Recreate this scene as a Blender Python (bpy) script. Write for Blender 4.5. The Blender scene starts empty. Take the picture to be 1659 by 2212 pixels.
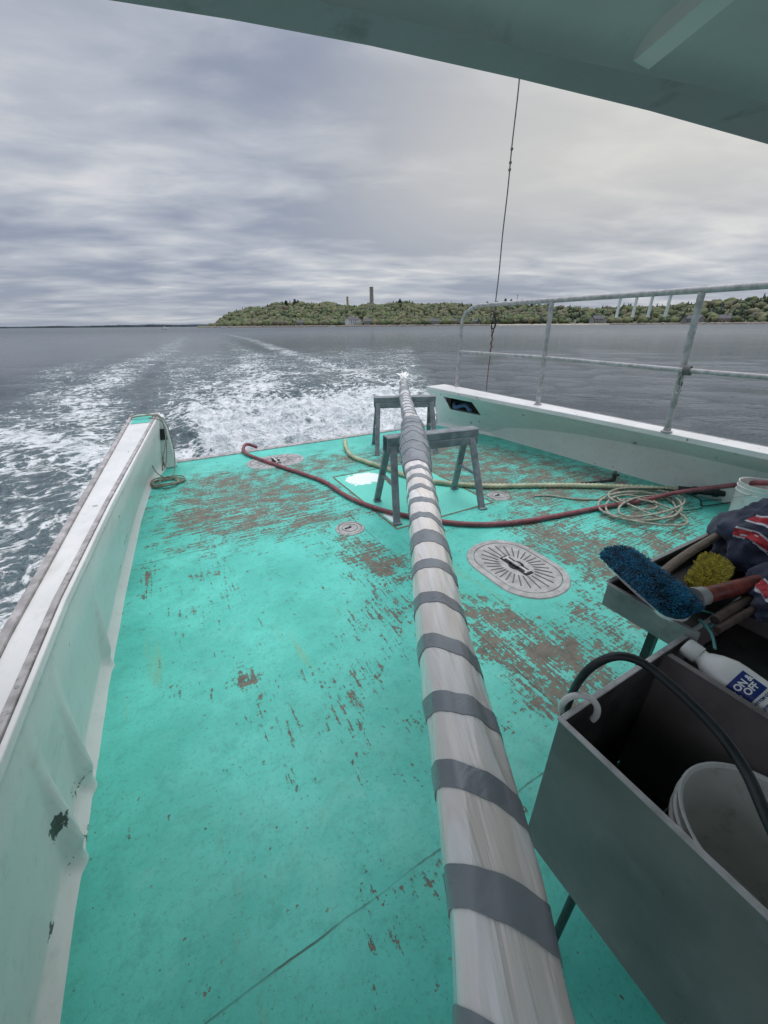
import bpy, bmesh, math, random
import numpy as np
from mathutils import Vector, Matrix, noise, Euler
random.seed(7); np.random.seed(7)
sc=bpy.context.scene
sc.view_settings.view_transform='Standard'; sc.view_settings.look='None'; sc.view_settings.exposure=0; sc.view_settings.gamma=1
col=sc.collection

# ------------------------------------------------------------------ helpers
class B:
    def __init__(s): s.v=[]; s.f=[]; s.m=[]
    def add(s,vs,fs,mi=0):
        o=len(s.v); s.v+= [tuple(v) for v in vs]; s.f+=[tuple(i+o for i in f) for f in fs]; s.m+=[mi]*len(fs)
    def box(s,c,size,rot=None,mi=0,top=1.0):
        x,y,z=[a/2 for a in size]; vs=[]
        for dz in(-1,1):
            k=top if dz>0 else 1
            for dx,dy in((-1,-1),(1,-1),(1,1),(-1,1)): vs.append(Vector((dx*x*k,dy*y*k,dz*z)))
        if rot is not None: vs=[rot@v for v in vs]
        c=Vector(c); vs=[v+c for v in vs]
        s.add(vs,[(3,2,1,0),(4,5,6,7),(0,1,5,4),(1,2,6,5),(2,3,7,6),(3,0,4,7)],mi)
    def beam(s,a,b,w,h,up=(0,0,1),mi=0):
        a=Vector(a);b=Vector(b);d=(b-a);L=d.length;d.normalize()
        up=Vector(up); sx=d.cross(up)
        if sx.length<1e-4: sx=d.cross(Vector((1,0,0)))
        sx.normalize(); uz=sx.cross(d)
        R=Matrix((sx,d,uz)).transposed()
        s.box((a+b)/2,(w,L,h),R,mi)
    def tube(s,pts,r,n=12,closed=False,mi=0,caps=True):
        pts=[Vector(p) for p in pts]; N=len(pts)
        rr=r if callable(r) else (lambda i,t:r)
        up=Vector((0,0,1)); rings=[]; prev=None
        for i,p in enumerate(pts):
            if closed: d=pts[(i+1)%N]-pts[(i-1)%N]
            else: d=pts[min(i+1,N-1)]-pts[max(i-1,0)]
            d.normalize()
            if prev is None:
                sx=d.cross(up)
                if sx.length<.1: sx=d.cross(Vector((1,0,0)))
            else: sx=prev-d*prev.dot(d)
            sx.normalize(); prev=sx; uz=sx.cross(d)
            R=rr(i,i/max(1,N-1))
            rings.append([p+(sx*math.cos(2*math.pi*k/n)+uz*math.sin(2*math.pi*k/n))*R for k in range(n)])
        vs=[v for q in rings for v in q]; fs=[]
        M=N if closed else N-1
        for i in range(M):
            j=(i+1)%N
            for k in range(n):
                fs.append((i*n+k,i*n+(k+1)%n,j*n+(k+1)%n,j*n+k))
        if caps and not closed:
            fs.append(tuple(range(n-1,-1,-1))); fs.append(tuple((N-1)*n+k for k in range(n)))
        s.add(vs,fs,mi)
    def cyl(s,a,b,r,r2=None,n=24,mi=0,caps=True):
        r2=r if r2 is None else r2
        s.tube([a,b],lambda i,t:r if i==0 else r2,n,mi=mi,caps=caps)
    def lathe(s,c,prof,n=32,rot=None,mi=0):
        vs=[];fs=[]
        for (r,z) in prof:
            for k in range(n):
                a=2*math.pi*k/n; v=Vector((r*math.cos(a),r*math.sin(a),z))
                if rot is not None: v=rot@v
                vs.append(v+Vector(c))
        for i in range(len(prof)-1):
            for k in range(n): fs.append((i*n+k,i*n+(k+1)%n,(i+1)*n+(k+1)%n,(i+1)*n+k))
        s.add(vs,fs,mi)
    def loft(s,secs,closed=False,ends=False,mi=0):
        n=len(secs[0]); vs=[v for q in secs for v in q]; fs=[]
        for i in range(len(secs)-1):
            for k in range(n if closed else n-1):
                fs.append((i*n+k,i*n+(k+1)%n,(i+1)*n+(k+1)%n,(i+1)*n+k))
        if ends:
            fs.append(tuple(range(n))); fs.append(tuple((len(secs)-1)*n+k for k in range(n-1,-1,-1)))
        s.add(vs,fs,mi)
    def obj(s,name,mats,parent=None,smooth=False,bevel=0,fixn=True,angle=40):
        me=bpy.data.meshes.new(name); me.from_pydata(s.v,[],s.f)
        if not isinstance(mats,(list,tuple)): mats=[mats]
        for m in mats: me.materials.append(m)
        if len(mats)>1: me.polygons.foreach_set('material_index',s.m)
        if fixn:
            bm=bmesh.new(); bm.from_mesh(me); bmesh.ops.recalc_face_normals(bm,faces=bm.faces); bm.to_mesh(me); bm.free()
        if smooth:
            me.polygons.foreach_set('use_smooth',[True]*len(me.polygons))
            try: me.set_sharp_from_angle(angle=math.radians(angle))
            except Exception: pass
        me.update()
        o=bpy.data.objects.new(name,me); col.objects.link(o)
        if bevel:
            b=o.modifiers.new('bevel','BEVEL'); b.width=bevel; b.segments=2; b.limit_method='ANGLE'; b.angle_limit=math.radians(40)
        if parent: par(o,parent)
        return o
def par(o,p):
    o.parent=p; o.matrix_parent_inverse=Matrix.Translation(p.location).inverted() if p.parent is None else Matrix.Identity(4)
def thing(name,loc,label,cat,group=None):
    e=bpy.data.objects.new(name,None); e.location=loc; e.empty_display_size=.1; col.objects.link(e)
    tag(e,label,cat,group); return e
def tag(o,label,cat,group=None):
    o['label']=label; o['category']=cat
    if group: o['group']=group
def cr(pts,sub=8,closed=False):
    P=[Vector(p) for p in pts]; n=len(P); out=[]
    rng=range(n) if closed else range(n-1)
    for i in rng:
        if closed: a,b,c,d=P[(i-1)%n],P[i],P[(i+1)%n],P[(i+2)%n]
        else: a,b,c,d=P[max(i-1,0)],P[i],P[i+1],P[min(i+2,n-1)]
        for k in range(sub):
            t=k/sub
            out.append(.5*((2*b)+(c-a)*t+(2*a-5*b+4*c-d)*t*t+(3*b-a-3*c+d)*t**3))
    if not closed: out.append(P[-1])
    return out
def lerp(tab,y):
    xs=[a for a,b in tab]; ys=[b for a,b in tab]
    return float(np.interp(y,xs,ys))

# ------------------------------------------------------------------ materials
class N:
    def __init__(s,name):
        s.m=bpy.data.materials.new(name); s.m.use_nodes=True; s.t=s.m.node_tree; s.n=s.t.nodes; s.l=s.t.links
        s.p=s.n['Principled BSDF']; s.geo=s.n.new('ShaderNodeNewGeometry')
    def pos(s,scale=(1,1,1),rot=(0,0,0)):
        mp=s.n.new('ShaderNodeMapping'); mp.inputs['Scale'].default_value=scale; mp.inputs['Rotation'].default_value=rot
        s.l.new(s.geo.outputs['Position'],mp.inputs['Vector']); return mp.outputs[0]
    def noise(s,scale,detail=4,rough=.55,vec=None,dist=0):
        t=s.n.new('ShaderNodeTexNoise'); t.inputs['Scale'].default_value=scale; t.inputs['Detail'].default_value=detail
        t.inputs['Roughness'].default_value=rough; t.inputs['Distortion'].default_value=dist
        s.l.new(vec if vec else s.geo.outputs['Position'],t.inputs['Vector']); return t.outputs[0]
    def voro(s,scale,vec=None,feature='DISTANCE_TO_EDGE'):
        t=s.n.new('ShaderNodeTexVoronoi'); t.feature=feature; t.inputs['Scale'].default_value=scale
        s.l.new(vec if vec else s.geo.outputs['Position'],t.inputs['Vector']); return t.outputs['Distance']
    def math(s,op,a,b=None,c=None,clamp=False):
        t=s.n.new('ShaderNodeMath'); t.operation=op; t.use_clamp=clamp
        for i,q in enumerate((a,b,c)):
            if q is None: continue
            if isinstance(q,(int,float)): t.inputs[i].default_value=q
            else: s.l.new(q,t.inputs[i])
        return t.outputs[0]
    def ss(s,v,a,b,lo=0.0,hi=1.0):
        t=s.n.new('ShaderNodeMapRange'); t.interpolation_type='SMOOTHSTEP'
        s.l.new(v,t.inputs[0]); t.inputs[1].default_value=a; t.inputs[2].default_value=b; t.inputs[3].default_value=lo; t.inputs[4].default_value=hi
        return t.outputs[0]
    def mix(s,f,a,b):
        t=s.n.new('ShaderNodeMix'); t.data_type='RGBA'
        if isinstance(f,(int,float)): t.inputs[0].default_value=f
        else: s.l.new(f,t.inputs[0])
        for i,q in ((6,a),(7,b)):
            if isinstance(q,tuple): t.inputs[i].default_value=(*q,1) if len(q)==3 else q
            else: s.l.new(q,t.inputs[i])
        return t.outputs[2]
    def attr(s,name):
        t=s.n.new('ShaderNodeAttribute'); t.attribute_name=name; return t
    def sep(s,v):
        t=s.n.new('ShaderNodeSeparateXYZ'); s.l.new(v,t.inputs[0]); return t.outputs
    def bump(s,h,dist=.01,strength=.5,prev=None):
        t=s.n.new('ShaderNodeBump'); t.inputs['Strength'].default_value=strength; t.inputs['Distance'].default_value=dist
        s.l.new(h,t.inputs['Height'])
        if prev: s.l.new(prev,t.inputs['Normal'])
        return t.outputs[0]
    def set(s,**k):
        for a,v in k.items():
            nm={'col':'Base Color','rough':'Roughness','metal':'Metallic','norm':'Normal','coat':'Coat Weight','spec':'Specular IOR Level','ior':'IOR','sheen':'Sheen Weight'}[a]
            i=s.p.inputs[nm]
            if isinstance(v,(int,float)): i.default_value=v
            elif isinstance(v,tuple): i.default_value=(*v,1) if len(v)==3 else v
            else: s.l.new(v,i)
        return s.m
def plain(name,c,rough=.5,metal=0,var=.25,scale=8,bump=.3,bscale=60,bdist=.002,dirt=None,dirtamt=.5,stretch=(1,1,1)):
    k=N(name); n1=k.noise(scale,4,vec=k.pos(stretch)); a=tuple(x*(1-var) for x in c); b=tuple(min(1,x*(1+var)) for x in c)
    cc=k.mix(k.ss(n1,.3,.7),a,b)
    if dirt:
        d=k.ss(k.noise(scale*2.3,6,.65),.62-.15*dirtamt,.72)
        cc=k.mix(k.math('MULTIPLY',d,dirtamt),cc,dirt)
    nb=k.noise(bscale,3,vec=k.pos(stretch))
    rr=k.ss(n1,.3,.7,max(0,rough-.1),min(1,rough+.12))
    return k.set(col=cc,rough=rr,metal=metal,norm=k.bump(nb,bdist,bump))

# deck paint
k=N('deck_paint')
wear=k.attr('wear').outputs['Fac']
px=k.sep(k.geo.outputs['Position'])
sx=k.noise(1,6,.66,vec=k.pos((3.4,66,1),(0,0,.08)))      # scrapes across
sy=k.noise(1,6,.66,vec=k.pos((50,5,1),(0,0,.12)))      # scrapes fore-aft
fn=k.noise(40,5,.72); bn=k.noise(6,4,.6)
dirn=k.attr('dirn').outputs['Fac']
st=k.math('ADD',k.math('MULTIPLY',sx,dirn),k.math('MULTIPLY',sy,k.math('SUBTRACT',1,dirn)))
def cen(x,a): return k.math('MULTIPLY',k.math('SUBTRACT',x,.5),a)
v=k.math('ADD',cen(st,2.2),cen(fn,1.5)); v=k.math('ADD',v,cen(bn,1.25)); v=k.math('ADD',v,k.math('MULTIPLY',wear,.50))
TH=.45
m=k.ss(v,TH-.015,TH+.015)
pit=k.ss(k.noise(26,3,.55),.68,.695)
pit2=k.math('MULTIPLY',pit,k.ss(k.noise(2.2,2),.42,.58))
speck=k.ss(k.noise(80,3,.6),.655,.69)
fresh=k.attr('fresh').outputs['Fac']
def seam(coord,val,other=None,lo=None,hi=None,w=.0035):
    wob=k.math('MULTIPLY',k.math('SUBTRACT',k.noise(6,3),.5),.016)
    d=k.math('ABSOLUTE',k.math('SUBTRACT',k.math('ADD',coord,wob),val))
    q=k.ss(d,w*.6,w*1.5,1,0)
    if other is not None:
        q=k.math('MULTIPLY',q,k.math('MULTIPLY',k.math('GREATER_THAN',other,lo),k.math('LESS_THAN',other,hi)))
    return q
s1=k.math('MAXIMUM',seam(px[1],.50,w=.0025),seam(px[1],3.0,px[0],-1,1.45))
s1=k.math('MAXIMUM',s1,seam(px[0],1.28,px[1],.5,3.0,.003))
s1=k.math('MULTIPLY',s1,k.ss(k.noise(3.5,4),.35,.6,.15,.9))
paintA=(0.075,0.47,0.385); paintB=(0.125,0.62,0.52); paintC=(0.055,0.34,0.28)
c=k.mix(k.ss(k.noise(1.6,5,.6),.32,.68),paintA,paintB)
c=k.mix(k.math('MULTIPLY',k.ss(k.noise(11,6,.75),.46,.72),.5),c,paintC)
c=k.mix(k.math('MULTIPLY',k.ss(k.noise(58,3,.7),.50,.75),.5),c,(0.07,.28,.22))
c=k.mix(k.math('MULTIPLY',k.ss(k.noise(4,6,.8),.56,.70),.3),c,(0.24,.62,.54))
rust=k.math('MULTIPLY',k.ss(k.noise(1,4,.6,vec=k.pos((6.5,.9,1))),.60,.72),k.ss(px[1],3.2,1.6,0,.5))
c=k.mix(rust,c,(0.23,0.36,0.17))
c=k.mix(k.math('MULTIPLY',fresh,.8),c,(0.15,0.62,0.50))
worn=k.mix(k.ss(k.noise(14,5,.7),.35,.7),(0.19,0.165,0.125),(0.105,0.10,0.08))
notf=k.math('SUBTRACT',1,k.math('MULTIPLY',fresh,.97))
mm=k.math('MULTIPLY',k.math('MAXIMUM',m,pit2),notf)
edge=k.math('MULTIPLY',k.ss(v,TH-.12,TH),notf)
c=k.mix(k.math('MULTIPLY',edge,.35),c,(0.14,.32,.25))
c=k.mix(k.math('MULTIPLY',k.math('MULTIPLY',speck,notf),.6),c,(.08,.13,.10))
c=k.mix(mm,c,worn)
c=k.mix(s1,c,(0.07,0.085,0.06))
wht=k.attr('white').outputs['Fac']
wm=k.ss(k.math('ADD',wht,cen(k.noise(9,5,.65),.9)),.48,.56)
c=k.mix(wm,c,(.80,.86,.82))
hgt=k.math('SUBTRACT',k.math('MULTIPLY',k.noise(90,4,.7),.4),k.math('ADD',mm,s1))
DECK=k.set(col=c,rough=k.ss(bn,.3,.7,.36,.60),spec=.4,norm=k.bump(hgt,.0025,.8))

def whitepaint(name,c=(.70,.76,.72),chips=.5,chipcol=(.16,.13,.11),rough=.4,tint=(.52,.64,.58),near=0):
    k=N(name)
    cc=k.mix(k.ss(k.noise(2.2,5,.6),.35,.7),c,tint)
    g=k.ss(k.noise(20,6,.7),.5,.8)
    cc=k.mix(k.math('MULTIPLY',g,.4),cc,tuple(x*.55 for x in c))
    stn=k.ss(k.noise(1,5,.65,vec=k.pos((7,3,7))),.55,.75)
    cc=k.mix(k.math('MULTIPLY',stn,.25),cc,(.42,.38,.31))
    ch=k.math('ADD',k.math('MULTIPLY',k.noise(9,6,.7),.6),k.math('MULTIPLY',k.noise(2.3,3),.4))
    if near:
        p=k.sep(k.geo.outputs['Position']); ch=k.math('ADD',ch,k.math('MULTIPLY',k.math('MULTIPLY',k.ss(p[1],1.4,1.0),k.ss(p[2],.30,.05)),near))
    ch=k.ss(ch,.655-.05*chips,.663-.05*chips)
    cc=k.mix(ch,cc,chipcol)
    h=k.math('SUBTRACT',k.math('MULTIPLY',k.noise(35,4),.4),ch)
    return k.set(col=cc,rough=rough,norm=k.bump(h,.002,.6))
WHITE=whitepaint('white_hull_paint',(.66,.66,.64),.55,tint=(.6,.6,.58))
WHITE2=whitepaint('white_cap_paint',(.76,.75,.73),.62,tint=(.64,.64,.62))
WHITE3=whitepaint('pale_wall_paint',(.78,.74,.71),.50,tint=(.83,.80,.775),near=.022,chipcol=(.11,.10,.085))
TRIM=plain('weathered_trim',(.38,.355,.35),.6,var=.3,scale=14,bump=.5,dirt=(.14,.13,.12),dirtamt=.7)
ROOF=plain('roof_paint',(.66,.53,.53),.5,var=.08,scale=2.5,bump=.25,bscale=25,bdist=.004,dirt=(.34,.29,.29),dirtamt=.35)
ROOFB=plain('roof_beam_paint',(.74,.61,.60),.5,var=.08,scale=2.5,bump=.25,bscale=25,bdist=.004)
ROOF2=plain('roof_lip_paint',(.34,.275,.29),.5,var=.12,scale=3,bump=.3,bscale=30,bdist=.003,dirt=(.10,.09,.09),dirtamt=.5)
GALV=plain('galvanized_pipe',(.40,.39,.385),.5,metal=.1,var=.25,scale=18,dirt=(.22,.20,.18),dirtamt=.6,bump=.4,bscale=120)
STEELP=plain('sawhorse_steel',(.205,.22,.235),.45,metal=.2,var=.25,scale=12,dirt=(.42,.44,.44),dirtamt=.35)
ALU=plain('cast_plate_metal',(.38,.375,.365),.5,metal=.15,var=.2,scale=16,dirt=(.2,.19,.17),dirtamt=.4)
TANK=plain('tank_metal',(.215,.185,.185),.34,metal=.15,var=.26,scale=3.2,dirt=(.32,.29,.29),dirtamt=.5,bump=.35,bscale=30)
RIM=plain('tank_rim_metal',(.50,.48,.48),.35,metal=.1,var=.25,scale=14)
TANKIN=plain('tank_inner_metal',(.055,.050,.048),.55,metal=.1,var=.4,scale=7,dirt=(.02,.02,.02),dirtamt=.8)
TRAY=plain('tray_metal',(.27,.27,.265),.42,metal=.1,var=.25,scale=6,dirt=(.10,.10,.09),dirtamt=.5)
DARK=plain('dark_recess',(.02,.022,.025),.8)  # near-black; colours openings and recesses as if unlit, plus the plate handles
BLACKR=plain('black_rubber',(.018,.020,.022),.38,var=.3,scale=20)
REDH=plain('red_rubber_hose',(.21,.06,.07),.5,var=.3,scale=10,dirt=(.32,.20,.19),dirtamt=.6,bscale=150)
CORR=plain('ribbed_hose_vinyl',(.40,.42,.27),.5,var=.25,scale=5,dirt=(.5,.5,.42),dirtamt=.5)
ROPE=plain('weathered_rope',(.36,.35,.28),.8,var=.35,scale=40,bump=1,bscale=300,bdist=.003)
ROPED=plain('dark_rope',(.16,.155,.145),.8,var=.35,scale=40,bump=1,bscale=300,bdist=.003)
ROPEB=plain('brown_rope',(.16,.10,.075),.8,var=.3,scale=40)
TAPE=plain('duct_tape',(.25,.27,.29),.30,metal=.15,var=.10,scale=9,bump=.35,bscale=38,bdist=.003)
BUCKET=plain('bucket_plastic',(.74,.73,.70),.4,var=.08,scale=6,dirt=(.32,.31,.25),dirtamt=.5)
PLW=plain('white_plastic',(.82,.81,.78),.35,var=.06,scale=10,dirt=(.5,.48,.4),dirtamt=.3)
NAVY=plain('label_navy',(.015,.035,.20),.4,var=.1)
LETW=plain('label_white',(.85,.85,.85),.4,var=.04)
GREENP=plain('print_green',(.10,.22,.21),.5,var=.4,scale=40)
BLUEB=plain('blue_bristle',(.012,.135,.24),.5,var=.6,scale=35)
YELB=plain('yellow_bristle',(.50,.42,.06),.6,var=.4,scale=60)
WOOD=plain('worn_wood',(.20,.155,.12),.7,var=.4,scale=8,stretch=(3,30,30))
REDT=plain('red_tube',(.21,.035,.025),.45,var=.5,scale=30,dirt=(.07,.02,.02),dirtamt=.9)
RUST=plain('rusty_metal',(.09,.06,.05),.7,metal=.2,var=.5,scale=16)
LATCH=plain('latch_yellow',(.5,.42,.03),.5)
k=N('navy_cloth'); NAVYC=k.set(col=k.mix(k.ss(k.noise(6,4),.3,.7),(.010,.016,.042),(.026,.036,.075)),rough=.85,sheen=.25,norm=k.bump(k.noise(420,2),.001,.6))
k=N('red_print'); REDC=k.set(col=k.mix(k.noise(20,3),(.42,.02,.035),(.55,.04,.05)),rough=.7,norm=k.bump(k.noise(300,2),.001,.5))
k=N('white_print'); WHC=k.set(col=k.mix(k.noise(20,3),(.6,.6,.64),(.75,.75,.78)),rough=.7,norm=k.bump(k.noise(300,2),.001,.5))

k=N('plastic_wrap')
al=k.attr('along').outputs['Fac']; ar=k.attr('around').outputs['Fac']
cm=k.n.new('ShaderNodeCombineXYZ'); k.l.new(k.math('MULTIPLY',al,3.0),cm.inputs[0]); k.l.new(k.math('MULTIPLY',ar,2.0),cm.inputs[1])
cm2=k.n.new('ShaderNodeCombineXYZ'); k.l.new(k.math('MULTIPLY',al,3.2),cm2.inputs[0]); k.l.new(k.math('ADD',k.math('MULTIPLY',ar,16),k.math('MULTIPLY',al,5)),cm2.inputs[1])
f1=k.noise(1.6,3,.5,vec=cm.outputs[0],dist=.4); f2=k.noise(1.1,4,.5,vec=cm2.outputs[0],dist=.5)
c=k.mix(k.ss(f1,.35,.65),(.86,.77,.70),(.90,.845,.80))
c=k.mix(k.math('MULTIPLY',k.ss(f2,.52,.66),.7),c,(.97,.96,.95))
c=k.mix(k.math('MULTIPLY',k.ss(f2,.42,.30),.25),c,(.66,.58,.53))
c=k.mix(k.ss(al,2.6,3.4,0,.6),c,(.86,.87,.89))
WRAP=k.set(col=c,rough=.20,coat=1.0,norm=k.bump(k.math('ADD',f2,k.math('MULTIPLY',f1,.4)),.014,.75))

# water
k=N('sea_water')
foam=k.attr('foam').outputs['Fac']
P=k.geo.outputs['Position']
cd=k.n.new('ShaderNodeVectorMath'); cd.operation='LENGTH'; k.l.new(P,cd.inputs[0]); dist=cd.outputs['Value']
wn=k.n.new('ShaderNodeTexNoise'); wn.inputs['Scale'].default_value=1.3; wn.inputs['Detail'].default_value=3; k.l.new(k.pos(),wn.inputs['Vector'])
va=k.n.new('ShaderNodeVectorMath'); va.operation='MULTIPLY_ADD'; k.l.new(wn.outputs['Color'],va.inputs[0]); va.inputs[1].default_value=(.9,.9,.4); k.l.new(P,va.inputs[2])
wp=va.outputs[0]
lace=k.ss(k.voro(2.6,vec=wp),0,.20,1,0); lace2=k.ss(k.voro(6.5,vec=wp),0,.25,1,0)
fn=k.noise(3.0,7,.70,dist=.5); fb=k.noise(.55,4,.6)
val=k.math('ADD',k.math('MULTIPLY',foam,1.08),k.math('MULTIPLY',k.math('SUBTRACT',fn,.5),1.7))
val=k.math('ADD',val,k.math('MULTIPLY',k.math('SUBTRACT',fb,.5),1.0))
val=k.math('ADD',val,k.math('MULTIPLY',k.math('ADD',k.math('MULTIPLY',lace,.26),k.math('MULTIPLY',lace2,.18)),k.ss(foam,.02,.3)))
fm=k.math('MULTIPLY',k.ss(val,.60,.90),k.ss(foam,.01,.12))
aer=k.math('MULTIPLY',k.ss(val,.2,.8),k.ss(foam,.02,.3))
deep=k.mix(k.ss(k.noise(.12,3),.3,.7),(.052,.070,.083),(.072,.092,.105))
c=k.mix(k.math('MULTIPLY',aer,.6),deep,(.18,.27,.28))
c=k.mix(fm,c,k.mix(k.ss(fn,.40,.58),(.60,.66,.68),(.93,.95,.95)))  # bluish shadow tones of the churned foam are mixed into its colour
r1=k.n.new('ShaderNodeMapping'); r1.inputs['Rotation'].default_value=(0,0,math.radians(45)); k.l.new(P,r1.inputs[0])
def wv(sx_,sy_,scale,det,rough):
    mp=k.n.new('ShaderNodeMapping'); mp.inputs['Scale'].default_value=(sx_,sy_,1); k.l.new(r1.outputs[0],mp.inputs[0]); return k.noise(scale,det,rough,vec=mp.outputs[0],dist=.3)
h1=wv(.75,1.4,1.5,5,.64); h2=wv(.8,1.3,.30,3,.5); h3=wv(.9,1.2,6.5,4,.65)
nb=k.bump(h2,.30,.5); nb=k.bump(h1,.36,.85,nb); nb=k.bump(h3,.085,.9,nb); nb=k.bump(k.math('MULTIPLY',fm,fn),.25,.7,nb)
SEA=k.set(col=c,rough=k.math('ADD',k.ss(dist,15,300,.10,.33),k.math('MULTIPLY',fm,.5)),ior=1.33,norm=nb)

def tinted(name,rough=.9):
    k=N(name); a=k.attr('tint'); c=k.mix(k.math('MULTIPLY',k.ss(k.noise(.3,3,.6),.35,.65),.5),a.outputs['Color'],k.mix(.6,a.outputs['Color'],(.04,.06,.045)))
    return k.set(col=c,rough=rough,spec=.1)
FOL=tinted('tree_foliage')
LAND=plain('land_ground',(.10,.11,.07),.9,var=.4,scale=.03,bump=.3,bscale=.5)
SAND=plain('beach_sand',(.42,.37,.30),.9,var=.2,scale=.06)
ROCK=plain('shore_rock',(.19,.165,.14),.9,var=.4,scale=.3)
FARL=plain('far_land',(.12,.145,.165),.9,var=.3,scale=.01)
STONE=plain('tower_stone',(.29,.265,.25),.85,var=.15,scale=.2)
YST=plain('tower_yellow',(.42,.36,.18),.8,var=.15,scale=.2)
HW=plain('house_white',(.62,.63,.62),.7,var=.06,scale=.5); HG=plain('house_grey',(.21,.215,.21),.8,var=.15,scale=.5); HB=plain('house_brown',(.20,.165,.13),.8,var=.15,scale=.5)
RF=plain('house_roof',(.12,.12,.125),.85,var=.2,scale=.6); WIN=plain('window_glass',(.03,.035,.045),.15)
BARK=plain('bark',(.05,.042,.036),.9)

# ------------------------------------------------------------------ BOAT
boat=thing('work_boat',(2,2.5,0),'open-stern work boat with worn turquoise deck, white bulwarks and pipe railing','boat')
tXd=[(-2.5,-.66),(.7,-.6),(1.25,-.585),(1.8,-.57),(2.6,-.53),(3.8,-.45),(4.76,-.35),(5.58,-.12)]
tXc=[(-2.5,-.595),(.9,-.54),(1.1,-.53),(1.64,-.50),(2.69,-.40),(5.42,-.09),(5.6,-.07)]
tXo=[(-2.5,-.76),(1.47,-.655),(1.99,-.62),(3.09,-.55),(5.48,-.38),(5.6,-.37)]
sXd=[(-2.5,5.1),(.5,5.0),(1.8,4.87),(2.86,4.74),(4.3,4.50),(5.49,4.13),(5.6,4.10)]
sXc=[(-2.5,4.33),(1.1,4.27),(2.0,4.22),(3.0,4.13),(4.9,3.90),(5.5,3.86)]
sXo=[(-2.5,4.6),(1.1,4.50),(2.0,4.44),(3.5,4.36),(5.2,4.27),(5.5,4.24)]
sZ=[(-2.5,.60),(1.1,.62),(5.5,.68)]
ys=np.linspace(-2.5,5.54,230); nx=170
vs=[];W=[];DR=[];FR=[];WH=[]
wl=[(.84,3.55,.50,.50,.85,1),(.06,3.75,.45,.6,.70,1),(.35,4.5,.6,.4,.55,1),(1.62,4.6,.6,.4,.75,1),(.5,3.9,.6,.4,.5,1),(3.6,3.5,.8,.9,1.0,1),(2.9,4.3,.7,.6,.95,1),(3.3,2.5,.6,.4,.85,.8),
(1.37,.94,.17,.30,1.25,.2),(1.29,.72,.12,.15,1.0,.2),(1.45,1.24,.18,.24,1.0,.3),(1.62,.80,.2,.26,1.0,.3),(1.16,2.17,.16,.45,.85,.6),(1.0,2.5,.2,.4,.50,.4),(.07,1.53,.08,.09,1.1,.5),(.49,1.25,.18,.28,.45,0),(.9,1.6,.25,.45,.55,0),
(.2,1.22,.18,.19,.40,0),(-.38,2.77,.04,.25,.9,0),(3.7,1.55,.6,.4,.80,.9),(2.55,1.45,.3,.4,.75,.3),(.42,.46,.05,.05,.8,.3),(2.1,.9,.3,.25,.85,.5),(4.2,2.3,.4,.6,.8,1),(2.6,1.9,.35,.35,.7,.4),(.42,.93,.04,.03,.7,0),
(.0,2.4,.3,.6,.28,0),(3.0,1.1,.6,.5,.7,.5),(1.25,3.0,.6,.16,.45,1),(2.7,3.3,.5,.5,.65,1),(1.0,4.1,1.2,.8,.34,1),(3.0,3.0,1.7,1.8,.28,.8),(.3,3.1,.8,.45,.34,1),(.25,4.8,.4,.4,.4,1),(1.35,1.75,.12,.4,.6,.2),(.9,.62,.25,.12,.3,.3),(.4,.38,.4,.12,.3,.2)]
for y in ys:
    a=lerp(tXd,y)-.02; b=lerp(sXd,y)+.02
    for i in range(nx):
        x=a+(b-a)*i/(nx-1); vs.append((x,y,0))
        w=0;dr=0;dw=1e-3
        for (cx,cy,rx,ry,am,di) in wl:
            e_=((x-cx)/rx)**2+((y-cy)/ry)**2
            if e_>9: continue
            g=am*math.exp(-e_); w+=g; dr+=g*di; dw+=g
        W.append(min(w,1.05)); DR.append(dr/dw if dw>.02 else .4)
        f=1.0 if (1.54<x<2.62 and 2.54<y<3.98) else 0.0; FR.append(f)
        WH.append((math.exp(-((x-1.82)/.26)**2-((y-3.78)/.22)**2)+.85*math.exp(-((x-1.60)/.10)**2-((y-2.75)/.18)**2))*f)
fs=[(j*nx+i,j*nx+i+1,(j+1)*nx+i+1,(j+1)*nx+i) for j in range(len(ys)-1) for i in range(nx-1)]
b=B(); b.add(vs,fs); deck=b.obj('deck',DECK,boat,fixn=False)
for nm,arr in (('wear',W),('dirn',DR),('fresh',FR),('white',WH)):
    a=deck.data.attributes.new(nm,'FLOAT','POINT'); a.data.foreach_set('value',arr)
b=B()
ho=[(1.515,2.52),(2.645,2.52),(2.645,4.0),(1.515,4.0)]; hi=[(1.533,2.538),(2.627,2.538),(2.627,3.982),(1.533,3.982)]
b.add([(x,y,.003) for x,y in ho]+[(x,y,.003) for x,y in hi],[(i,(i+1)%4,4+(i+1)%4,4+i) for i in range(4)])
b.obj('hatch_seam',plain('seam_brown',(.17,.125,.08),.8,var=.4,scale=30),boat)
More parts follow.
